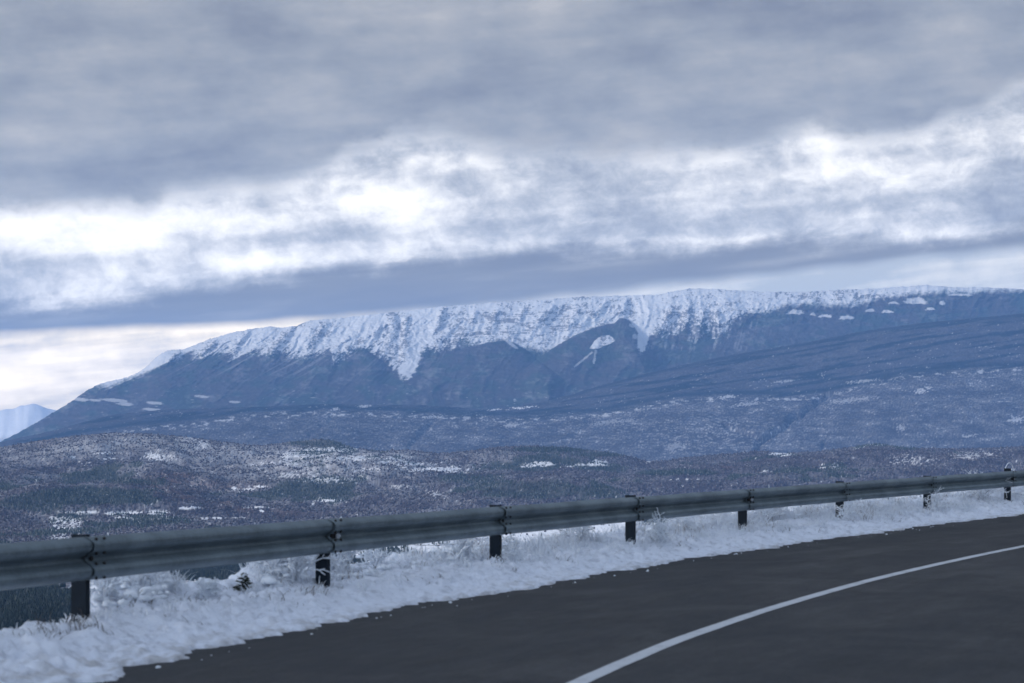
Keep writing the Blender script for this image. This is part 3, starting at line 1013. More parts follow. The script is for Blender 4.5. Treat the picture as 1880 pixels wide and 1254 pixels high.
def strip(name, ss_, oo, h, mat):
    Sg, Og = np.meshgrid(ss_, oo, indexing='ij')
    hh = h(Sg, Og) if callable(h) else h
    V = rp_(Sg, Og, hh)
    o = mesh_np(name, V.reshape(-1, 3), grid_faces(len(ss_), len(oo))[:, ::-1], mat)
    return tag(o, kind='structure')


def asphalt():
    m, nt, b = new_mat('asphalt')
    tc = nt.nodes.new('ShaderNodeTexCoord')
    uv = nt.nodes.new('ShaderNodeUVMap')
    uv.uv_map = 'road'
    mp = nt.nodes.new('ShaderNodeMapping')
    nt.links.new(uv.outputs[0], mp.inputs[0])
    mp.inputs['Scale'].default_value = (.16, 1.5, 1)
    long_ = E(fbm(mp.outputs[0], 1.0, 5, .6, .6).outputs[0])
    mp2 = nt.nodes.new('ShaderNodeMapping')
    nt.links.new(uv.outputs[0], mp2.inputs[0])
    mp2.inputs['Scale'].default_value = (.5, .8, 1)
    patch = E(fbm(mp2.outputs[0], 1.0, 4, .6, 1.0).outputs[0])
    grit = E(fbm(tc.outputs['Object'], 90, 3, .7).outputs[0])
    vor = nt.nodes.new('ShaderNodeTexVoronoi')
    nt.links.new(tc.outputs['Object'], vor.inputs['Vector'])
    vor.inputs['Scale'].default_value = 110
    base = mixc(ss(long_ * .65 + patch * .35, .43, .57), (.009, .010, .012), (.027, .029, .033))
    mp3 = nt.nodes.new('ShaderNodeMapping')
    nt.links.new(uv.outputs[0], mp3.inputs[0])
    mp3.inputs['Scale'].default_value = (1.6, 7.0, 1)
    mott = E(fbm(mp3.outputs[0], 1.0, 6, .7).outputs[0])
    base = mixc(ss(mott, .40, .72) * .40, base, (.060, .062, .067))
    grit2 = E(fbm(tc.outputs['Object'], 26, 4, .75).outputs[0])
    base = mixc(ss(grit2, .52, .66) * .45, base, (.075, .078, .083))
    base = mixc(ss(grit, .42, .66) * .45, base, (.068, .070, .074))
    nt.links.new(base, b.inputs['Base Color'])
    r = ss(long_ * .5 + patch * .5, .35, .65) * .20 + .52
    nt.links.new(r.s, b.inputs['Roughness'])
    b.inputs['Specular IOR Level'].default_value = .19
    bp = nt.nodes.new('ShaderNodeBump')
    bp.inputs['Strength'].default_value = .55
    bp.inputs['Distance'].default_value = .006
    nt.links.new((E(vor.outputs['Distance']) + grit).s, bp.inputs['Height'])
    nt.links.new(bp.outputs[0], b.inputs['Normal'])
    return m


def road_uv(o, ns, no, ss_, oo):
    me = o.data
    uv = me.uv_layers.new(name='road')
    Sg, Og = np.meshgrid(ss_, oo, indexing='ij')
    pv = np.stack([Sg, Og], -1).reshape(-1, 2)
    li = np.zeros(len(me.loops), dtype=np.int32)
    me.loops.foreach_get('vertex_index', li)
    uv.data.foreach_set('uv', pv[li].astype(np.float32).ravel())


M_ASPH = asphalt()
oo = np.concatenate([[.2], np.arange(.6, 8.0, .4)])
rd = strip('road', S_ALL, oo, 0.0, M_ASPH)
road_uv(rd, 0, 0, S_ALL, oo)


def line_mat():
    m, nt, b = new_mat('road_paint')
    tc = nt.nodes.new('ShaderNodeTexCoord')
    n = E(fbm(tc.outputs['Object'], 60, 5, .7).outputs[0])
    n2 = E(fbm(tc.outputs['Object'], 3, 4, .6).outputs[0])
    c = mixc(ss(n * .6 + n2 * .4, .50, .68), (.60, .62, .64), (.16, .165, .17))
    nt.links.new(c, b.inputs['Base Color'])
    b.inputs['Roughness'].default_value = .6
    return m


M_LINE = line_mat()
S_LINE = np.arange(-70, 141, .1)
wl = .075 + 0 * S_LINE
def line_o(s):
    return np.interp(s, [-30, -3, -.9, 1.6, 4.7, 9, 13, 17], [4.6, 4.10, 3.99, 3.89, 3.84, 3.81, 3.83, 3.85])


_wv = .004 * nf(S_LINE / .6, S_LINE * 0, 3, 4)
_V = np.stack([rp_(S_LINE, line_o(S_LINE) - .062 + _wv, .004), rp_(S_LINE, line_o(S_LINE) + .062 + _wv[::-1], .004)], 1)
tag(mesh_np('road_line', _V.reshape(-1, 3), grid_faces(len(S_LINE), 2)[:, ::-1], M_LINE), kind='structure')

# ------------------------------------------------------------------ snow verge
M_SNOW = None


def snow_mat():
    m, nt, b = new_mat('verge_snow')
    tc = nt.nodes.new('ShaderNodeTexCoord')
    a = nt.nodes.new('ShaderNodeAttribute')
    a.attribute_name = 'col'
    n = E(fbm(tc.outputs['Object'], 7, 6, .65).outputs[0])
    c = mixc(ss(n, .50, .66) * .50, a.outputs['Color'], (.40, .42, .47))
    nt.links.new(c, b.inputs['Base Color'])
    b.inputs['Roughness'].default_value = .85
    b.inputs['Subsurface Weight'].default_value = .0
    n2 = fbm(tc.outputs['Object'], 28, 6, .7)
    bp = nt.nodes.new('ShaderNodeBump')
    bp.inputs['Strength'].default_value = .6
    bp.inputs['Distance'].default_value = .03
    nt.links.new(n2.outputs[0], bp.inputs['Height'])
    nt.links.new(bp.outputs[0], b.inputs['Normal'])
    return m


M_SNOW = snow_mat()


def verge_h(S, O):
    """height of the snow above the road surface"""
    e = .98 + .16 * nf(S / 2.6, S * 0, 3, 3) + .14 * nf(S / .55, S * 0, 3, 6) + .045 * nf(S / .13, S * 0 + 3, 2, 9) + .04 * nf(S / .10, O / .06, 3, 10) - .05 * sstep(S, 4, 14)
    e = e + .35 * sstep(-S, -2.0, 4.0)
    k = sstep(e - O, -.015, .10)
    h = -.06 + k * (.085 + .010 * nf(S / .12, O / .12, 2, 14))
    rise = sstep(e - O, .0, 1.1)
    h = h + rise * .12
    lump = nf(S / .9, O / .7, 4, 12) * .036 + nf(S / .26, O / .26, 4, 13) * .036 + np.maximum(0, nf(S / .5, O / .4, 3, 15)) * .04
    lump = lump * 1.15 + nf(S / .09, O / .09, 3, 29) * .020 - .055 * sstep(nf(S / .22, O / .2, 3, 30), .25, .75) + .035 * np.abs(nf(S / .15, O / .15, 3, 31))
    h = h + lump * sstep(e - O, .02, .5)
    beyond = sstep(-O, .05, 1.2)
    sw = sstep(S, .2, 1.0)
    Q = S - 1.7 * np.maximum(0, -O)
    mound = np.interp(Q, [-1, 0, .3, 1.1, 1.5, 2.4, 2.9, 3.8, 4.3, 5, 6, 10, 16, 30], [.0, .03, .12, .14, .0, .0, .12, .17, .04, -.04, -.02, .01, .05, .10]) \
        + sw * (.06 * nf(S / 1.6, O / .9, 3, 16) + .06 * np.abs(nf(S / .35, O / .3, 3, 19)))
    h = h + beyond * mound
    crest_o = np.minimum(1.15 + .35 * nf(S / 3.0, S * 0 + 7, 2, 18), np.maximum(.10 + .05 * nf(S / .5, S * 0 + 2, 2, 8), (S - .15) / 1.6))
    over = np.maximum(0, -O - crest_o)
    h = h - over * .62 - .35 * np.minimum(over, 1.0)
    return h


def verge():
    s = np.concatenate([np.arange(-70, -9, .6), np.arange(-9, 12, .022), np.arange(12, 42, .04), np.arange(42, 140, .6)])
    o = np.concatenate([np.arange(1.75, 1.4, -.05), np.arange(1.4, .55, -.014), np.arange(.55, -2.2, -.028), [-2.4, -2.8, -3.5, -5, -8, -14, -24, -40]])
    S, O = np.meshgrid(s, o, indexing='ij')
    H = verge_h(S, O)
    far = np.maximum(0, -O - 2.2)
    H = np.where(O < -2.2, verge_h(S, np.full_like(O, -2.2)) - far * .42, H)
    V = rp_(S, O, H)
    V[:, -1, 2] -= 40
    # dirt thrown on the snow close to the tyres
    dirt = sstep(O, .60, 1.05) * sstep(nf(S / .3, O / .1, 4, 21), -.4, .6) * .62 + .5 * sstep(O, .9, 1.1) * sstep(S, 8, 14)
    tone = np.array([1.04, 1.06, 1.10]) * SNOW[None, None] * (1 - np.clip(dirt, 0, .7)[..., None]) + np.array([.40, .38, .36]) * np.clip(dirt, 0, .7)[..., None]
    ob = mesh_np('snow_verge', V.reshape(-1, 3), grid_faces(len(s), len(o))[:, ::1], M_SNOW, tone.reshape(-1, 3))
    tag(ob, kind='structure')
    # unseen far side: rock cutting made up to darken the rail, snow on ledges
    s2 = np.arange(-70, 141, .4)
    o2 = np.concatenate([[7.2, 7.5, 7.8], np.arange(8.1, 20, .35), [24, 30, 45, 90]])
    S2, O2 = np.meshgrid(s2, o2, indexing='ij')
    up = np.interp(O2, [7.8, 8.6, 12, 17, 24, 90], [0, .6, 5.0, 9.0, 11, 22])
    H2 = np.where(O2 < 7.3, -.03, .05 + .10 * nf(S2 / 2, O2 / 2, 3, 4) + up + sstep(O2, 8, 10) * .9 * nf(S2 / 3, up / 1.5, 5, 6))
    V2 = rp_(S2, O2, H2)
    sn_ = sstep(nf(S2 / 1.5, up / .5, 4, 7), .25, .6)
    sn_ = np.maximum(sn_, sstep(-O2, -8.3, -7.9))
    c2 = mix3(np.array([.10, .10, .095])[None, None], SNOW[None, None], sn_)
    ob = mesh_np('unseen_dark_bank', V2.reshape(-1, 3), grid_faces(len(s2), len(o2))[:, ::-1], M_SNOW, c2.reshape(-1, 3))
    tag(ob, kind='structure')


verge()


def ground_sheet():
    r = np.array([30, 200, 1000, 4000, 12000, 30000.])
    th = np.linspace(0, 2 * math.pi, 73)
    R, T = np.meshgrid(r, th, indexing='ij')
    Z = np.interp(R, r, [-45, -120, -320, -420, -430, -430])
    V = np.stack([R * np.sin(T), R * np.cos(T), Z], -1)
    ob = mesh_np('ground', V.reshape(-1, 3), grid_faces(len(r), len(th)), M_FOOT, np.tile(SNOW * .6, (V.size // 3, 1)))
    tag(ob, kind='structure')


ground_sheet()


def shade_cloud():
    """cloud added out of view to keep the sun off this stretch of road"""
    n, m = 90, 40
    th = np.linspace(0, 2 * math.pi, n, endpoint=False)
    ph = np.linspace(-.5 * math.pi, .5 * math.pi, m)
    T, Pp = np.meshgrid(th, ph)
    k = 1 + .16 * nf(T * 2 / math.pi * np.cos(Pp) + 3, Pp * 3, 5, 70) * np.cos(Pp)
    dist = 1900 / math.tan(SUN_EL)
    cx, cy = math.sin(SUN_AZ) * dist, math.cos(SUN_AZ) * dist
    V = np.stack([cx + 1500 * k * np.cos(Pp) * np.cos(T), cy + 1500 * k * np.cos(Pp) * np.sin(T), 1900 + 300 * k * np.sin(Pp) * (1 + .3 * nf(T * 3, Pp * 4, 4, 71))], -1)
    i = np.arange(m - 1)[:, None] * n
    j = np.arange(n)[None, :]
    Fc = np.stack([i + j, i + (j + 1) % n, i + n + (j + 1) % n, i + n + j], -1).reshape(-1, 4)
    o = mesh_np('cloud', V.reshape(-1, 3), Fc, simple_mat('added_cloud', (.75, .76, .78), 1.0, 0, .03, .001, 0))  # sun blocker added out of frame to shade the foreground
    tag(o, 'unseen grey cloud added to shade the road', 'cloud', kind='stuff')


shade_cloud()


# ------------------------------------------------------------------ guardrail
def galv(name, k, rough):
    m, nt, b = new_mat(name)
    tc = nt.nodes.new('ShaderNodeTexCoord')
    n = E(fbm(tc.outputs['Object'], 2.2, 5, .6).outputs[0])
    n2 = E(fbm(tc.outputs['Object'], 30, 5, .65).outputs[0])
    c = mixc(ss(n * .6 + n2 * .4, .35, .65), tuple(v * k for v in (.13, .165, .185)), tuple(v * k for v in (.22, .27, .295)))
    nt.links.new(c, b.inputs['Base Color'])
    b.inputs['Metallic'].default_value = .75
    r = n2 * .3 + rough
    nt.links.new(r.s, b.inputs['Roughness'])
    bp = nt.nodes.new('ShaderNodeBump')
    bp.inputs['Strength'].default_value = .25
    bp.inputs['Distance'].default_value = .004
    nt.links.new(n2.s, bp.inputs['Height'])
    nt.links.new(bp.outputs[0], b.inputs['Normal'])
    return m


M_RAIL = galv('galvanised_steel', 1.12, .42)
M_POST = simple_mat('dark_weathered_steel', (.016, .024, .034), .75, 0, .3, 8, .15)
M_BOLT = simple_mat('rusty_bolt', (.035, .032, .032), .7, .4)
M_REFL = simple_mat('reflector_lens', (.62, .64, .68), .25, .0, .1, 20, .5)
PROF0 = [(0.0, .310), (.006, .3085), (.022, .302), (.058, .284), (.074, .272), (.081, .256), (.081, .236), (.075, .221), (.060, .207), (.024, .184), (.008, .171), (.0, .155),
         (.008, .139), (.024, .126), (.060, .103), (.075, .089), (.081, .074), (.081, .054), (.074, .038), (.058, .026), (.022, .008), (.006, .0015), (0, 0)]


def beam_mesh(s0, s1, lift, seed):
    n = 34
    ss_ = np.linspace(s0, s1, n)
    pr = np.array(PROF0)
    r = random.Random(seed)
    sag = r.uniform(-.003, .003)
    rings = []
    for s in ss_:
        f = (s - s0) / (s1 - s0)
        wob = .003 * math.sin(f * 9 + seed) + sag * math.sin(math.pi * f)
        ring = [rp_(s, d + lift + wob, .75 - .31 + h + wob * .6) for d, h in pr]
        back = [rp_(s, d + lift + wob - .0035, .75 - .31 + h + wob * .6) for d, h in pr[::-1]]
        rings.append(ring + back)
    v = np.array(rings)
    k = v.shape[1]
    mb = MB()
    f = [(i * k + j, i * k + (j + 1) % k, (i + 1) * k + (j + 1) % k, (i + 1) * k + j) for i in range(n - 1) for j in range(k)]
    f += [tuple(range(k)), tuple(range((n - 1) * k, n * k))[::-1]]
    mb.add(v.reshape(-1, 3), f)
    return mb


def frame_at(s):
    a = TH + KP * s
    return np.array([math.cos(a), math.sin(a), 0]), np.array([math.sin(a), -math.cos(a), 0])


def bolt_geo(r, l, n=8):
    mb = MB()
    pts = []
    for k, (rr, yy) in enumerate(((r, 0), (r, l * .5), (r * .8, l * .85), (r * .4, l))):
        for i in range(n):
            t = 2 * math.pi * i / n
            pts.append((rr * math.cos(t), yy, rr * math.sin(t)))
    f = [(k * n + i, (k + 1) * n + i, (k + 1) * n + (i + 1) % n, k * n + (i + 1) % n) for k in range(3) for i in range(n)]
    f.append(tuple(range(3 * n, 4 * n))[::-1])
    mb.add(pts, f)
    me = bpy.data.meshes.new('bolt')
    me.from_pydata(np.concatenate(mb.v).tolist(), [], mb.f)
    me.materials.append(M_BOLT)
    return me


def guardrail():
    root = empty('guardrail', tuple(rp_(0.0, 0.0, 0.0)))
    tag(root, 'grey galvanised steel guardrail on dark posts along the snowy verge', 'guardrail')
    off = Vector(root.location)
    bm_small = bolt_geo(.0125, .016)
    bm_big = bolt_geo(.020, .020)

    def fin(o):
        o.matrix_parent_inverse = root.matrix_world.inverted()
        return o

    def child(mb, name, mat, parent=root, smooth=False):
        for i in range(len(mb.v)):
            mb.v[i] = mb.v[i] - np.array(off)
        return mb.build(name, mat, parent, smooth)
    ext_up = {0: .018, 1: -.02, 2: .016, 3: .022, 4: -.015, 5: .018, 6: .012, 7: .055}
    for k in range(-5, 22):
        s0 = 4.0 * k
        # the beam that starts at this post and laps over the one before it on the road side
        b = child(beam_mesh(s0 - .16, s0 + 4.16, .0045 if k % 2 else .0, k), 'beam', M_RAIL, smooth=True) if False else None
        mb = beam_mesh(s0 - .035, s0 + 4.30 - .0, 0.0, k)
        # the right-hand end dips behind the next beam
        b = child(mb, 'beam', M_RAIL)
        # slide the lapped end back by its own thickness
        me = b.data
        n = len(me.vertices)
        co = np.empty(n * 3)
        me.vertices.foreach_get('co', co)
        co = co.reshape(-1, 3)
        kk = 2 * len(PROF0)
        fr = np.repeat(np.linspace(0, 1, 34), kk)
        tx, nx = frame_at(s0 + 4)
        co -= nx[None] * (.018 * sstep(fr, .78, .92))[:, None]
        me.vertices.foreach_set('co', co.ravel())
        me.update()
        tt, nn = frame_at(s0)
        # splice bolts, two columns, plus the post bolt in the valley
        yaw = math.atan2(nn[1], nn[0]) - math.pi / 2

        def bolt(ds, prof, h, me_, tilt):
            p = rp_(s0 + ds, prof, .44 + h) - np.array(off)
            o = bpy.data.objects.new('bolt', me_)
            C.objects.link(o)
            o.parent = b
            o.location = p
            o.rotation_euler = (tilt, 0, yaw)
        if -2 <= k <= 12:
            for ds in (.035, .145):
                for h, pr_, ti in ((.291, .046, .9), (.196, .044, -.55), (.114, .044, .55), (.019, .046, -.9)):
                    bolt(ds, pr_ + .001, h, bm_small, ti)
            bolt(.035, .001, .155, bm_big, 0)
        # post: C section with lips, open toward the far side
        mb = MB()
        zt = ext_up.get(k, .012)
        pz = rp_(s0 + .03, -.075, 0)
        hh = .75 + zt + .5
        zc = .75 + zt - hh / 2
        c = lambda a_, b_: rp_(s0 + .03, -.075, zc) + tt * a_ + nn * b_
        mb.box(c(-.0275, 0), .005, .12, hh, tt, nn)
        mb.box(c(.0, .0575), .05, .005, hh - .002, tt, nn)
        mb.box(c(.0, -.0575), .05, .005, hh - .002, tt, nn)
        mb.box(c(.0275, .048), .005, .024, hh - .004, tt, nn)
        mb.box(c(.0275, -.048), .005, .024, hh - .004, tt, nn)
        post = child(mb, 'post', M_POST)
        if k == 7:
            post['label'] = 'post standing taller than the others above the beam'
        # spacer between post and beam
        mb = MB()
        mb.box(rp_(s0 + .03, -.009, .75 - .155), .07, .012, .10, tt, nn)
        child(mb, 'spacer', M_POST, post)
        if k in (1, 4, 7):
            # small round marker on a bent bracket in the trough of the beam
            mb = MB()
            p = rp_(s0 + .06, .02, .44 + .155)
            mb.box(p, .05, .004, .04, tt, nn)
            mb.box(p + tt * .026 + nn * .018, .004, .04, .05, tt, nn)
            br = child(mb, 'marker_bracket', M_BOLT)
            mb = MB()
            face = p + nn * .03 + tt * (.030 if k != 7 else .02)
            rr = {1: .024, 4: .020, 7: .012}[k]
            ring = []
            ax = -tt * .95 - nn * .1
            ax /= np.linalg.norm(ax)
            sd_ = np.cross(ax, (0, 0, 1))
            for q in (0, .008):
                for i in range(14):
                    t = i * 2 * math.pi / 14
                    ring.append(face + ax * q + rr * (sd_ * math.cos(t) + np.array((0, 0, 1)) * math.sin(t)))
            mb.add(ring, [(i, (i + 1) % 14, 14 + (i + 1) % 14, 14 + i) for i in range(14)] + [tuple(range(14, 28)), tuple(range(14))[::-1]])
            child(mb, 'reflector', M_REFL, br)


guardrail()

# ------------------------------------------------------------------ frosted plants
M_FROST = simple_mat('hoar_frost', (.86, .90, .95), .9, 0, .04, 25, .2)
M_STRAW = simple_mat('dry_straw', (.34, .31, .30), .9, 0, .3, 9, .1)
M_TWIG = simple_mat('dark_twig', (.10, .085, .08), .9, 0, .3, 9, .1)
M_NEEDLE = simple_mat('dark_needles', (.035, .045, .035), .8, 0, .4, 15, .2)


def snow_h(s, o):
    return float(verge_h(np.array([float(s)]), np.array([float(o)]))[0])


def blades(name, label, specs, mat, seed, kind='stuff', cat='grass'):
    """specs: list of (s, o, height, lean, count, width, spread)"""
    r = np.random.default_rng(seed)
    Vs, Fs = [], []
    n = 0
    for (s, o, hgt, lean, cnt, wid, spr) in specs:
        base = rp_(s, o, snow_h(s, o) - .02)
        tt, nn = frame_at(s)
        for _ in range(cnt):
            a = r.uniform(0, 6.28)
            h = hgt * r.uniform(.45, 1.1)
            ln = lean * r.uniform(.3, 1.4)
            b = base + tt * r.normal(0, spr) + nn * r.normal(0, spr * .8)
            dr = np.array([math.cos(a), math.sin(a), 0])
            sd_ = np.array([-dr[1], dr[0], 0])
            pts = []
            m = 5
            for i in range(m):
                f = i / (m - 1)
                pts.append(b + dr * ln * f ** 1.8 * h + np.array([0, 0, h * (f - .28 * ln * f ** 3)]))
            w = wid * r.uniform(.6, 1.4)
            # triangular tube so every blade has thickness
            for i in range(m):
                ww = w * (1 - .55 * i / (m - 1))
                Vs += [pts[i] + sd_ * ww, pts[i] - sd_ * ww * .5 + dr * ww * .8, pts[i] - sd_ * ww * .5 - dr * ww * .8]
            for i in range(m - 1):
                q = n + i * 3
                for j in range(3):
                    Fs.append((q + j, q + (j + 1) % 3, q + 3 + (j + 1) % 3, q + 3 + j))
            n += m * 3
    o = mesh_np(name, np.array(Vs), np.array(Fs), mat)
    return tag(o, label, cat, kind=kind)


def verge_grass():
    r = np.random.default_rng(3)
    fr, st = [], []
    for _ in range(3400):
        s = r.uniform(1.0, 38) if r.random() < .9 else r.uniform(-7, 1)
        o = r.uniform(-1.2, .30) if s > 1 else r.uniform(-.2, .2)
        if s < 12 and o > 0 and r.random() < .6:
            continue
        q = s - 1.7 * max(0, -o)
        if 1.35 < q < 2.6 and o < -.1: continue
        if 4.5 < q < 5.9 and (o < -.25 or r.random() < .6): continue
        h = r.uniform(.07, .19) * (1.15 if o < -.3 else .8) * (1.2 if s > 14 else 1)
        if s < 2: h *= .55
        dens = float(nf(np.array([s / 1.6]), np.array([o / 1.2]), 2, 50)[0])
        if dens < -.25: continue
        fr.append((s, o, h, r.uniform(.4, 1.1), int(r.uniform(8, 18)), r.uniform(.003, .008), .07))
        if r.random() < .10 + .25 * dens:
            st.append((s + r.normal(0, .05), o, h * .95, r.uniform(.3, .9), int(r.uniform(4, 12)), .003, .06))
    for _ in range(700):                    # stubby white tufts standing out of the open snow
        s = r.uniform(-3.5, 34)
        o = r.uniform(-.2, .55) if s > 0 else r.uniform(-.1, .35)
        if float(nf(np.array([s / 1.1]), np.array([o / .5]), 2, 57)[0]) < .05: continue
        fr.append((s, o, r.uniform(.05, .12), r.uniform(.3, 1.0), int(r.uniform(4, 9)), r.uniform(.003, .006), .035))
    blades('frosted_grass', 'long roadside grass bent under white frost behind the guardrail', fr, M_FROST, 4)
    blades('dry_grass', 'brown dry grass stalks poking through the frosted verge', st, M_STRAW, 5)


verge_grass()


def verge_twigs():
    r = np.random.default_rng(13)
    tw = []
    for _ in range(900):
        s = r.uniform(-5, 34) if r.random() < .6 else r.uniform(-5, 8)
        o = r.uniform(-.7, .5) if s > 0 else r.uniform(-.1, .45)
        if float(nf(np.array([s / .9]), np.array([o / .6]), 2, 60)[0]) < .12: continue
        tw.append((s, o, r.uniform(.04, .13), r.uniform(.5, 1.6), int(r.uniform(2, 6)), .0034, .05))
    blades('weed_stalks', 'dark weed stalks lying in the roadside snow', tw, M_TWIG, 14)


verge_twigs()


def twig_tree(mb, fb, r, p, d, L, rad, lvl, frost):
    pts = [p]
    q = p.copy()
    dd = d.copy()
    n = 4
    for i in range(n):
        dd = dd + r.normal(0, .16, 3)
        dd[2] += .03 - .05 * lvl
        dd /= np.linalg.norm(dd)
        q = q + dd * L / n
        pts.append(q.copy())
        if lvl < 2 and i > 0:
            for _ in range(2 if lvl == 0 else 1 + (r.random() < .5)):
                nd = dd + r.normal(0, .65, 3)
                nd /= np.linalg.norm(nd)
                twig_tree(mb, fb, r, q.copy(), nd, L * r.uniform(.4, .6), rad * .6, lvl + 1, frost)
    mb.tube(pts, [rad * (1 - .6 * i / n) for i in range(n + 1)], 4)
    fp = [pt + np.array([0, 0, rad * .6 + frost * .4]) for pt in pts]
    fb.tube(fp, [frost * r.uniform(.7, 1.4) * (1 - .2 * lvl) for _ in range(n + 1)], 5)


def bush(s, o, h, stems, lean, label, seed, frost=.007, name='frosted_bush', spread=.5, cat='bush', needles=False):
    r = np.random.default_rng(seed)
    base = rp_(s, o, snow_h(s, o) - .03)
    root = empty(name, tuple(base))
    tag(root, label, cat, 'frosted bushes behind the guardrail' if name == 'frosted_bush' else None)
    mb, fb = MB(), MB()
    tt, nn = frame_at(s)
    for _ in range(stems):
        d = np.array([0, 0, 1.0]) + tt * r.normal(lean, spread) + nn * r.normal(0, spread * .7)
        d /= np.linalg.norm(d)
        twig_tree(mb, fb, r, np.array([0, 0, 0.]) + tt * r.normal(0, .07), d, h * r.uniform(.6, 1.1), .004, 0, frost)
    mb.build('stem', M_NEEDLE if needles else M_TWIG, root)
    fb.build('frost', M_FROST, root, smooth=True)


def snow_cushion(mb, r, c, rx, rz):
    """lumpy pillow of snow caught on a bush"""
    n, m = 10, 6
    ring = []
    ph = r.uniform(0, 6, 4)
    for j in range(m):
        v = -.45 + 1.45 * j / (m - 1)
        for i in range(n):
            a = 2 * math.pi * i / n
            k = 1 + .22 * math.sin(2 * a + ph[0]) + .16 * math.sin(3 * a + ph[1] + v * 3) + r.normal(0, .05)
            rr = rx * k * math.sqrt(max(0.0, 1 - v * v * .98))
            ring.append((c[0] + rr * math.cos(a), c[1] + rr * math.sin(a), c[2] + rz * v * (1 + .1 * r.normal())))
    f = [(j * n + i, j * n + (i + 1) % n, (j + 1) * n + (i + 1) % n, (j + 1) * n + i) for j in range(m - 1) for i in range(n)]
    f += [tuple(range((m - 1) * n, m * n)), tuple(range(n))[::-1]]
    mb.add(ring, f)


BUSHES = [  # along, beside, height, stems, lean, label
    (.45, -.45, .28, 9, .2, 'low snow-laden bush just right of the nearest guardrail post'),
    (.95, -.65, .34, 11, 0, 'tall tangled frosted bush with a snow cap between the first two posts'),
    (2.1, -.30, .14, 8, -.3, 'small frosted bush low in the snow between the first two posts'),
    (3.25, -.45, .32, 14, .2, 'dense rounded snowy bush left of the second post'),
    (3.65, -.25, .34, 9, .05, 'upright frosted bush with stiff bare shoots beside the second post'),
    (4.6, -.5, .36, 10, .15, 'spiky evergreen bush loaded with snow right of the second post'),
    (5.5, -.7, .22, 8, -.2, 'flat frosted bush at the dark wood edge between the second and third posts'),
    (7.3, -.3, .26, 10, .2, 'grey frosted bush left of the third post'),
    (8.3, .1, .22, 9, .4, 'arching frosted bush at the foot of the third post'),
    (10.6, -.4, .28, 12, 0, 'thick hoary bush between the third and fourth posts'),
    (12.6, .2, .24, 12, .1, 'brownish frosted bush at the foot of the fourth post'),
    (14.2, -.3, .26, 9, -.1, 'thin frosted bush between the fourth and fifth posts'),
    (17.4, -.5, .40, 16, .5, 'large arching white bush right of the fifth post'),
    (19.9, .15, .34, 6, .3, 'forked frosted bush in front of the sixth post'),
    (24.1, .1, .36, 8, .5, 'leaning dark-stemmed bush at the foot of the seventh post'),
    (26.9, -.4, .44, 16, .2, 'wide grey bush between the last two posts in view'),
    (30.5, -.5, .42, 14, .0, 'bushy frosted clump beyond the tall post'),
]
def young_conifer(q, o, h, label, seed):
    r = np.random.default_rng(seed)
    s = q - 1.7 * o
    root = empty('young_conifer', tuple(rp_(s, o, snow_h(s, o) - .01)))
    tag(root, label, 'conifer')
    tr, cr, fb = MB(), MB(), MB()
    tr.tube([(0, 0, -.02), (0, 0, h * .5), (.004, 0, h)], [.006, .004, .002], 5)
    for k in range(120):
        z = h * (.06 + .90 * k / 120)
        a = r.uniform(0, 6.28)
        L = h * .50 * (1.15 - z / h) ** .7 * r.uniform(.5, 1.15)
        d = np.array([math.cos(a), math.sin(a), .25])
        p0 = np.array([0, 0, z])
        cr.tube([p0, p0 + d * L * .6, p0 + d * L + np.array([0, 0, -.1 * L])], [.010, .010, .004], 5)
        if r.random() < .2:
            q0 = p0 + d * L * .7 + np.array([0, 0, .008])
            snow_cushion(fb, r, q0, .013, .008)
    tr.build('trunk', M_TWIG, root)
    cr.build('crown', M_NEEDLE, root)
    fb.build('snow', M_FROST, root, smooth=True)


for i, (s, o, h, n, l, lab) in enumerate(BUSHES):
    s = s + 1.7 * max(0, -o) - .25
    bush(s, o, h, n, l, lab, 100 + i, .0075 if s < 8 else .006, needles=(i == 5))


young_conifer(2.45, -.30, .17, 'little dark conifer in the snow midway between the first two posts', 5)


def cushions():
    r = np.random.default_rng(77)
    mb = MB()
    for _ in range(420):
        o = r.uniform(-1.1, -.12)
        q = r.choice([r.uniform(.1, 1.2), r.uniform(2.8, 4.2), r.uniform(4.2, 9), r.uniform(9, 32)], p=[.25, .35, .25, .15])
        s = q - 1.7 * o
        hh = snow_h(s, o)
        k = .02 + .05 * r.uniform() ** 2
        snow_cushion(mb, r, rp_(s, o, hh + r.uniform(-.01, .09)), k, k * .6)
    tag(mb.build('snow_clumps', M_FROST, smooth=True), 'pillows of snow caught on the grass behind the guardrail', 'snow', kind='stuff')
    mb = MB()
    for _ in range(60):
        s = r.uniform(-3, 22)
        o = .98 + abs(r.normal(0, .11)) + (.25 if s < 1 else 0)
        k = .004 + .012 * r.uniform() ** 3
        snow_cushion(mb, r, rp_(s, o, k * .3), k, k * .7)
    tag(mb.build('snow_crumbs', M_FROST, smooth=True), 'crumbs of snow scattered on the asphalt edge', 'snow', kind='stuff')


cushions()


# frost arch just above the rail at the far right
def arch():
    mb = MB()
    pts = []
    for i in range(15):
        t = math.pi * (.0 + i / 14)
        pts.append(rp_(28.55 + .25 - .25 * math.cos(t), -.35, .62 + .27 * math.sin(t)))
    mb.tube(pts, .009, 6)
    mb.tube([rp_(28.55, -.35, .62), rp_(28.5, -.4, .05)], .009, 6)
    tag(mb.build('bent_reed', M_FROST, smooth=True), 'white frosted reed arching above the beam right of the tall post', 'reed')


arch()


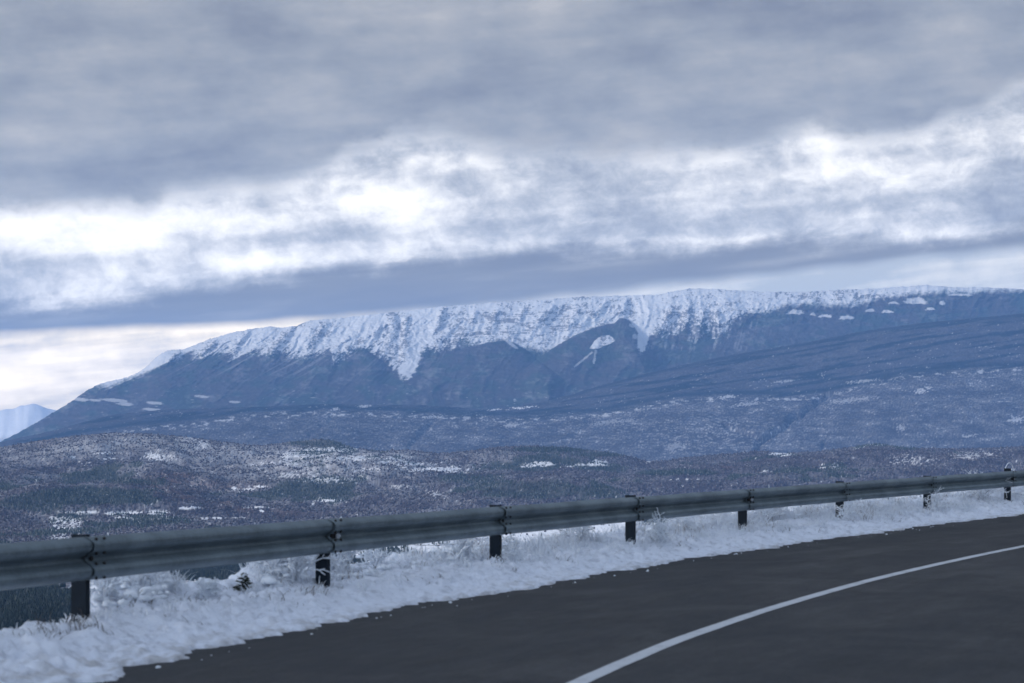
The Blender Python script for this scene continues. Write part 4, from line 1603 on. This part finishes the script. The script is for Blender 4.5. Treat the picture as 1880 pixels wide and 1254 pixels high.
# ------------------------------------------------------------------ single trees one can tell apart on the snow fields
def field_tree_mesh(kind, seed):
    r = np.random.default_rng(seed)
    mb = MB()
    if kind == 'c':
        for t in range(6):
            zb = .08 + t * .145
            rr = .30 * (1 - t / 6.3)
            k = 9
            ring = [(rr * (1 + r.normal(0, .16)) * math.cos(i * 2 * math.pi / k), rr * (1 + r.normal(0, .16)) * math.sin(i * 2 * math.pi / k), zb + r.normal(0, .015)) for i in range(k)]
            mb.add(ring + [(0, 0, zb + .24)], [(i, (i + 1) % k, k) for i in range(k)])
    else:
        for _ in range(22):
            c = r.normal(0, 1, 3)
            c /= np.linalg.norm(c)
            c = c * r.uniform(.1, .34) + np.array([0, 0, .58])
            q = r.uniform(.08, .16)
            v = [(c[0] + q * a, c[1] + q * b, c[2] + q * g) for a, b, g in ((1, 0, 0), (-1, 0, 0), (0, 1, 0), (0, -1, 0), (0, 0, 1), (0, 0, -1))]
            mb.add(v, [(0, 2, 4), (2, 1, 4), (1, 3, 4), (3, 0, 4), (2, 0, 5), (1, 2, 5), (3, 1, 5), (0, 3, 5)])
    mb.tube([(0, 0, -.05), (0, 0, .3)], .03, 5)
    me = bpy.data.meshes.new('field_tree')
    me.from_pydata(np.concatenate(mb.v).tolist(), [], mb.f)
    me.materials.append(M_NEEDLE if kind == 'c' else M_TWIG)
    return me


def field_trees():
    r = np.random.default_rng(9)
    meshes = [field_tree_mesh('c', 1), field_tree_mesh('c', 2), field_tree_mesh('r', 3), field_tree_mesh('r', 4)]
    cnt = 0
    zones = [(780, 1010, 70, 12, 26), (900, 995, 60, 10, 26), (1010, 985, 60, 8, 20), (1120, 972, 60, 8, 22), (1300, 950, 90, 8, 26), (1450, 932, 60, 10, 26), (1600, 912, 70, 9, 46), (1730, 902, 70, 8, 40), (1840, 898, 50, 8, 20), (200, 1072, 40, 5, 10), (730, 1000, 40, 4, 10)]
    cols = HU * F + 940
    for cx, cy, rx, ry, n in zones:
        for _ in range(n):
            px = cx + r.normal(0, rx)
            py = cy + r.normal(0, ry)
            j = int(np.clip(np.searchsorted(cols, px), 1, len(cols) - 2))
            colpy = HPY[:, j]
            # the ground point this bearing meets at that depression
            idx = np.where((colpy < py) & (HD > 1364) & (HD < 5270))[0]
            if not len(idx):
                continue
            i = int(idx[0])
            dd = HD[i]
            x = HU[j] * dd
            mi = int(r.integers(0, 4))
            me = meshes[mi]
            o = bpy.data.objects.new('field_tree', me)
            C.objects.link(o)
            hgt = r.uniform(3, 6.8)
            o.location = (x, dd, HZ[i, j] - .3)
            o.scale = (hgt * r.uniform(.8, 1.1),) * 2 + (hgt,)
            o.rotation_euler = (0, 0, r.uniform(0, 6))
            posts = (161, 604, 919, 1165, 1370, 1549, 1711, 1853, 9999)
            names = ('first', 'second', 'third', 'fourth', 'fifth', 'sixth', 'seventh', 'eighth')
            z = max(0, sum(px > q for q in posts) - 1)
            where = 'beyond the eighth post' if z == 7 else 'between the %s and %s posts' % (names[z], names[z + 1])
            what = 'pointed dark conifer' if mi < 2 else 'rounded leafless tree'
            tag(o, 'tiny %s on the snowy fields seen %s' % (what, where), 'tree', 'scattered trees on the valley fields')
            cnt += 1
    print('field trees', cnt)


field_trees()


# ------------------------------------------------------------------ haze
def haze():
    mb = MB()
    mb.box((0, 0, 327), 62000, 62000, 1560)
    m = bpy.data.materials.new('haze_air')
    m.use_nodes = True
    nt = m.node_tree
    nt.nodes.clear()
    out = nt.nodes.new('ShaderNodeOutputMaterial')
    v = nt.nodes.new('ShaderNodeVolumePrincipled')
    v.inputs['Color'].default_value = (.235, .49, 1.0, 1)
    v.inputs['Density'].default_value = 3.6e-5
    v.inputs['Anisotropy'].default_value = 0.0
    nt.links.new(v.outputs[0], out.inputs['Volume'])
    o = mb.build('haze', m)
    tag(o, 'blue winter haze filling the valley air', 'haze', kind='stuff')


haze()
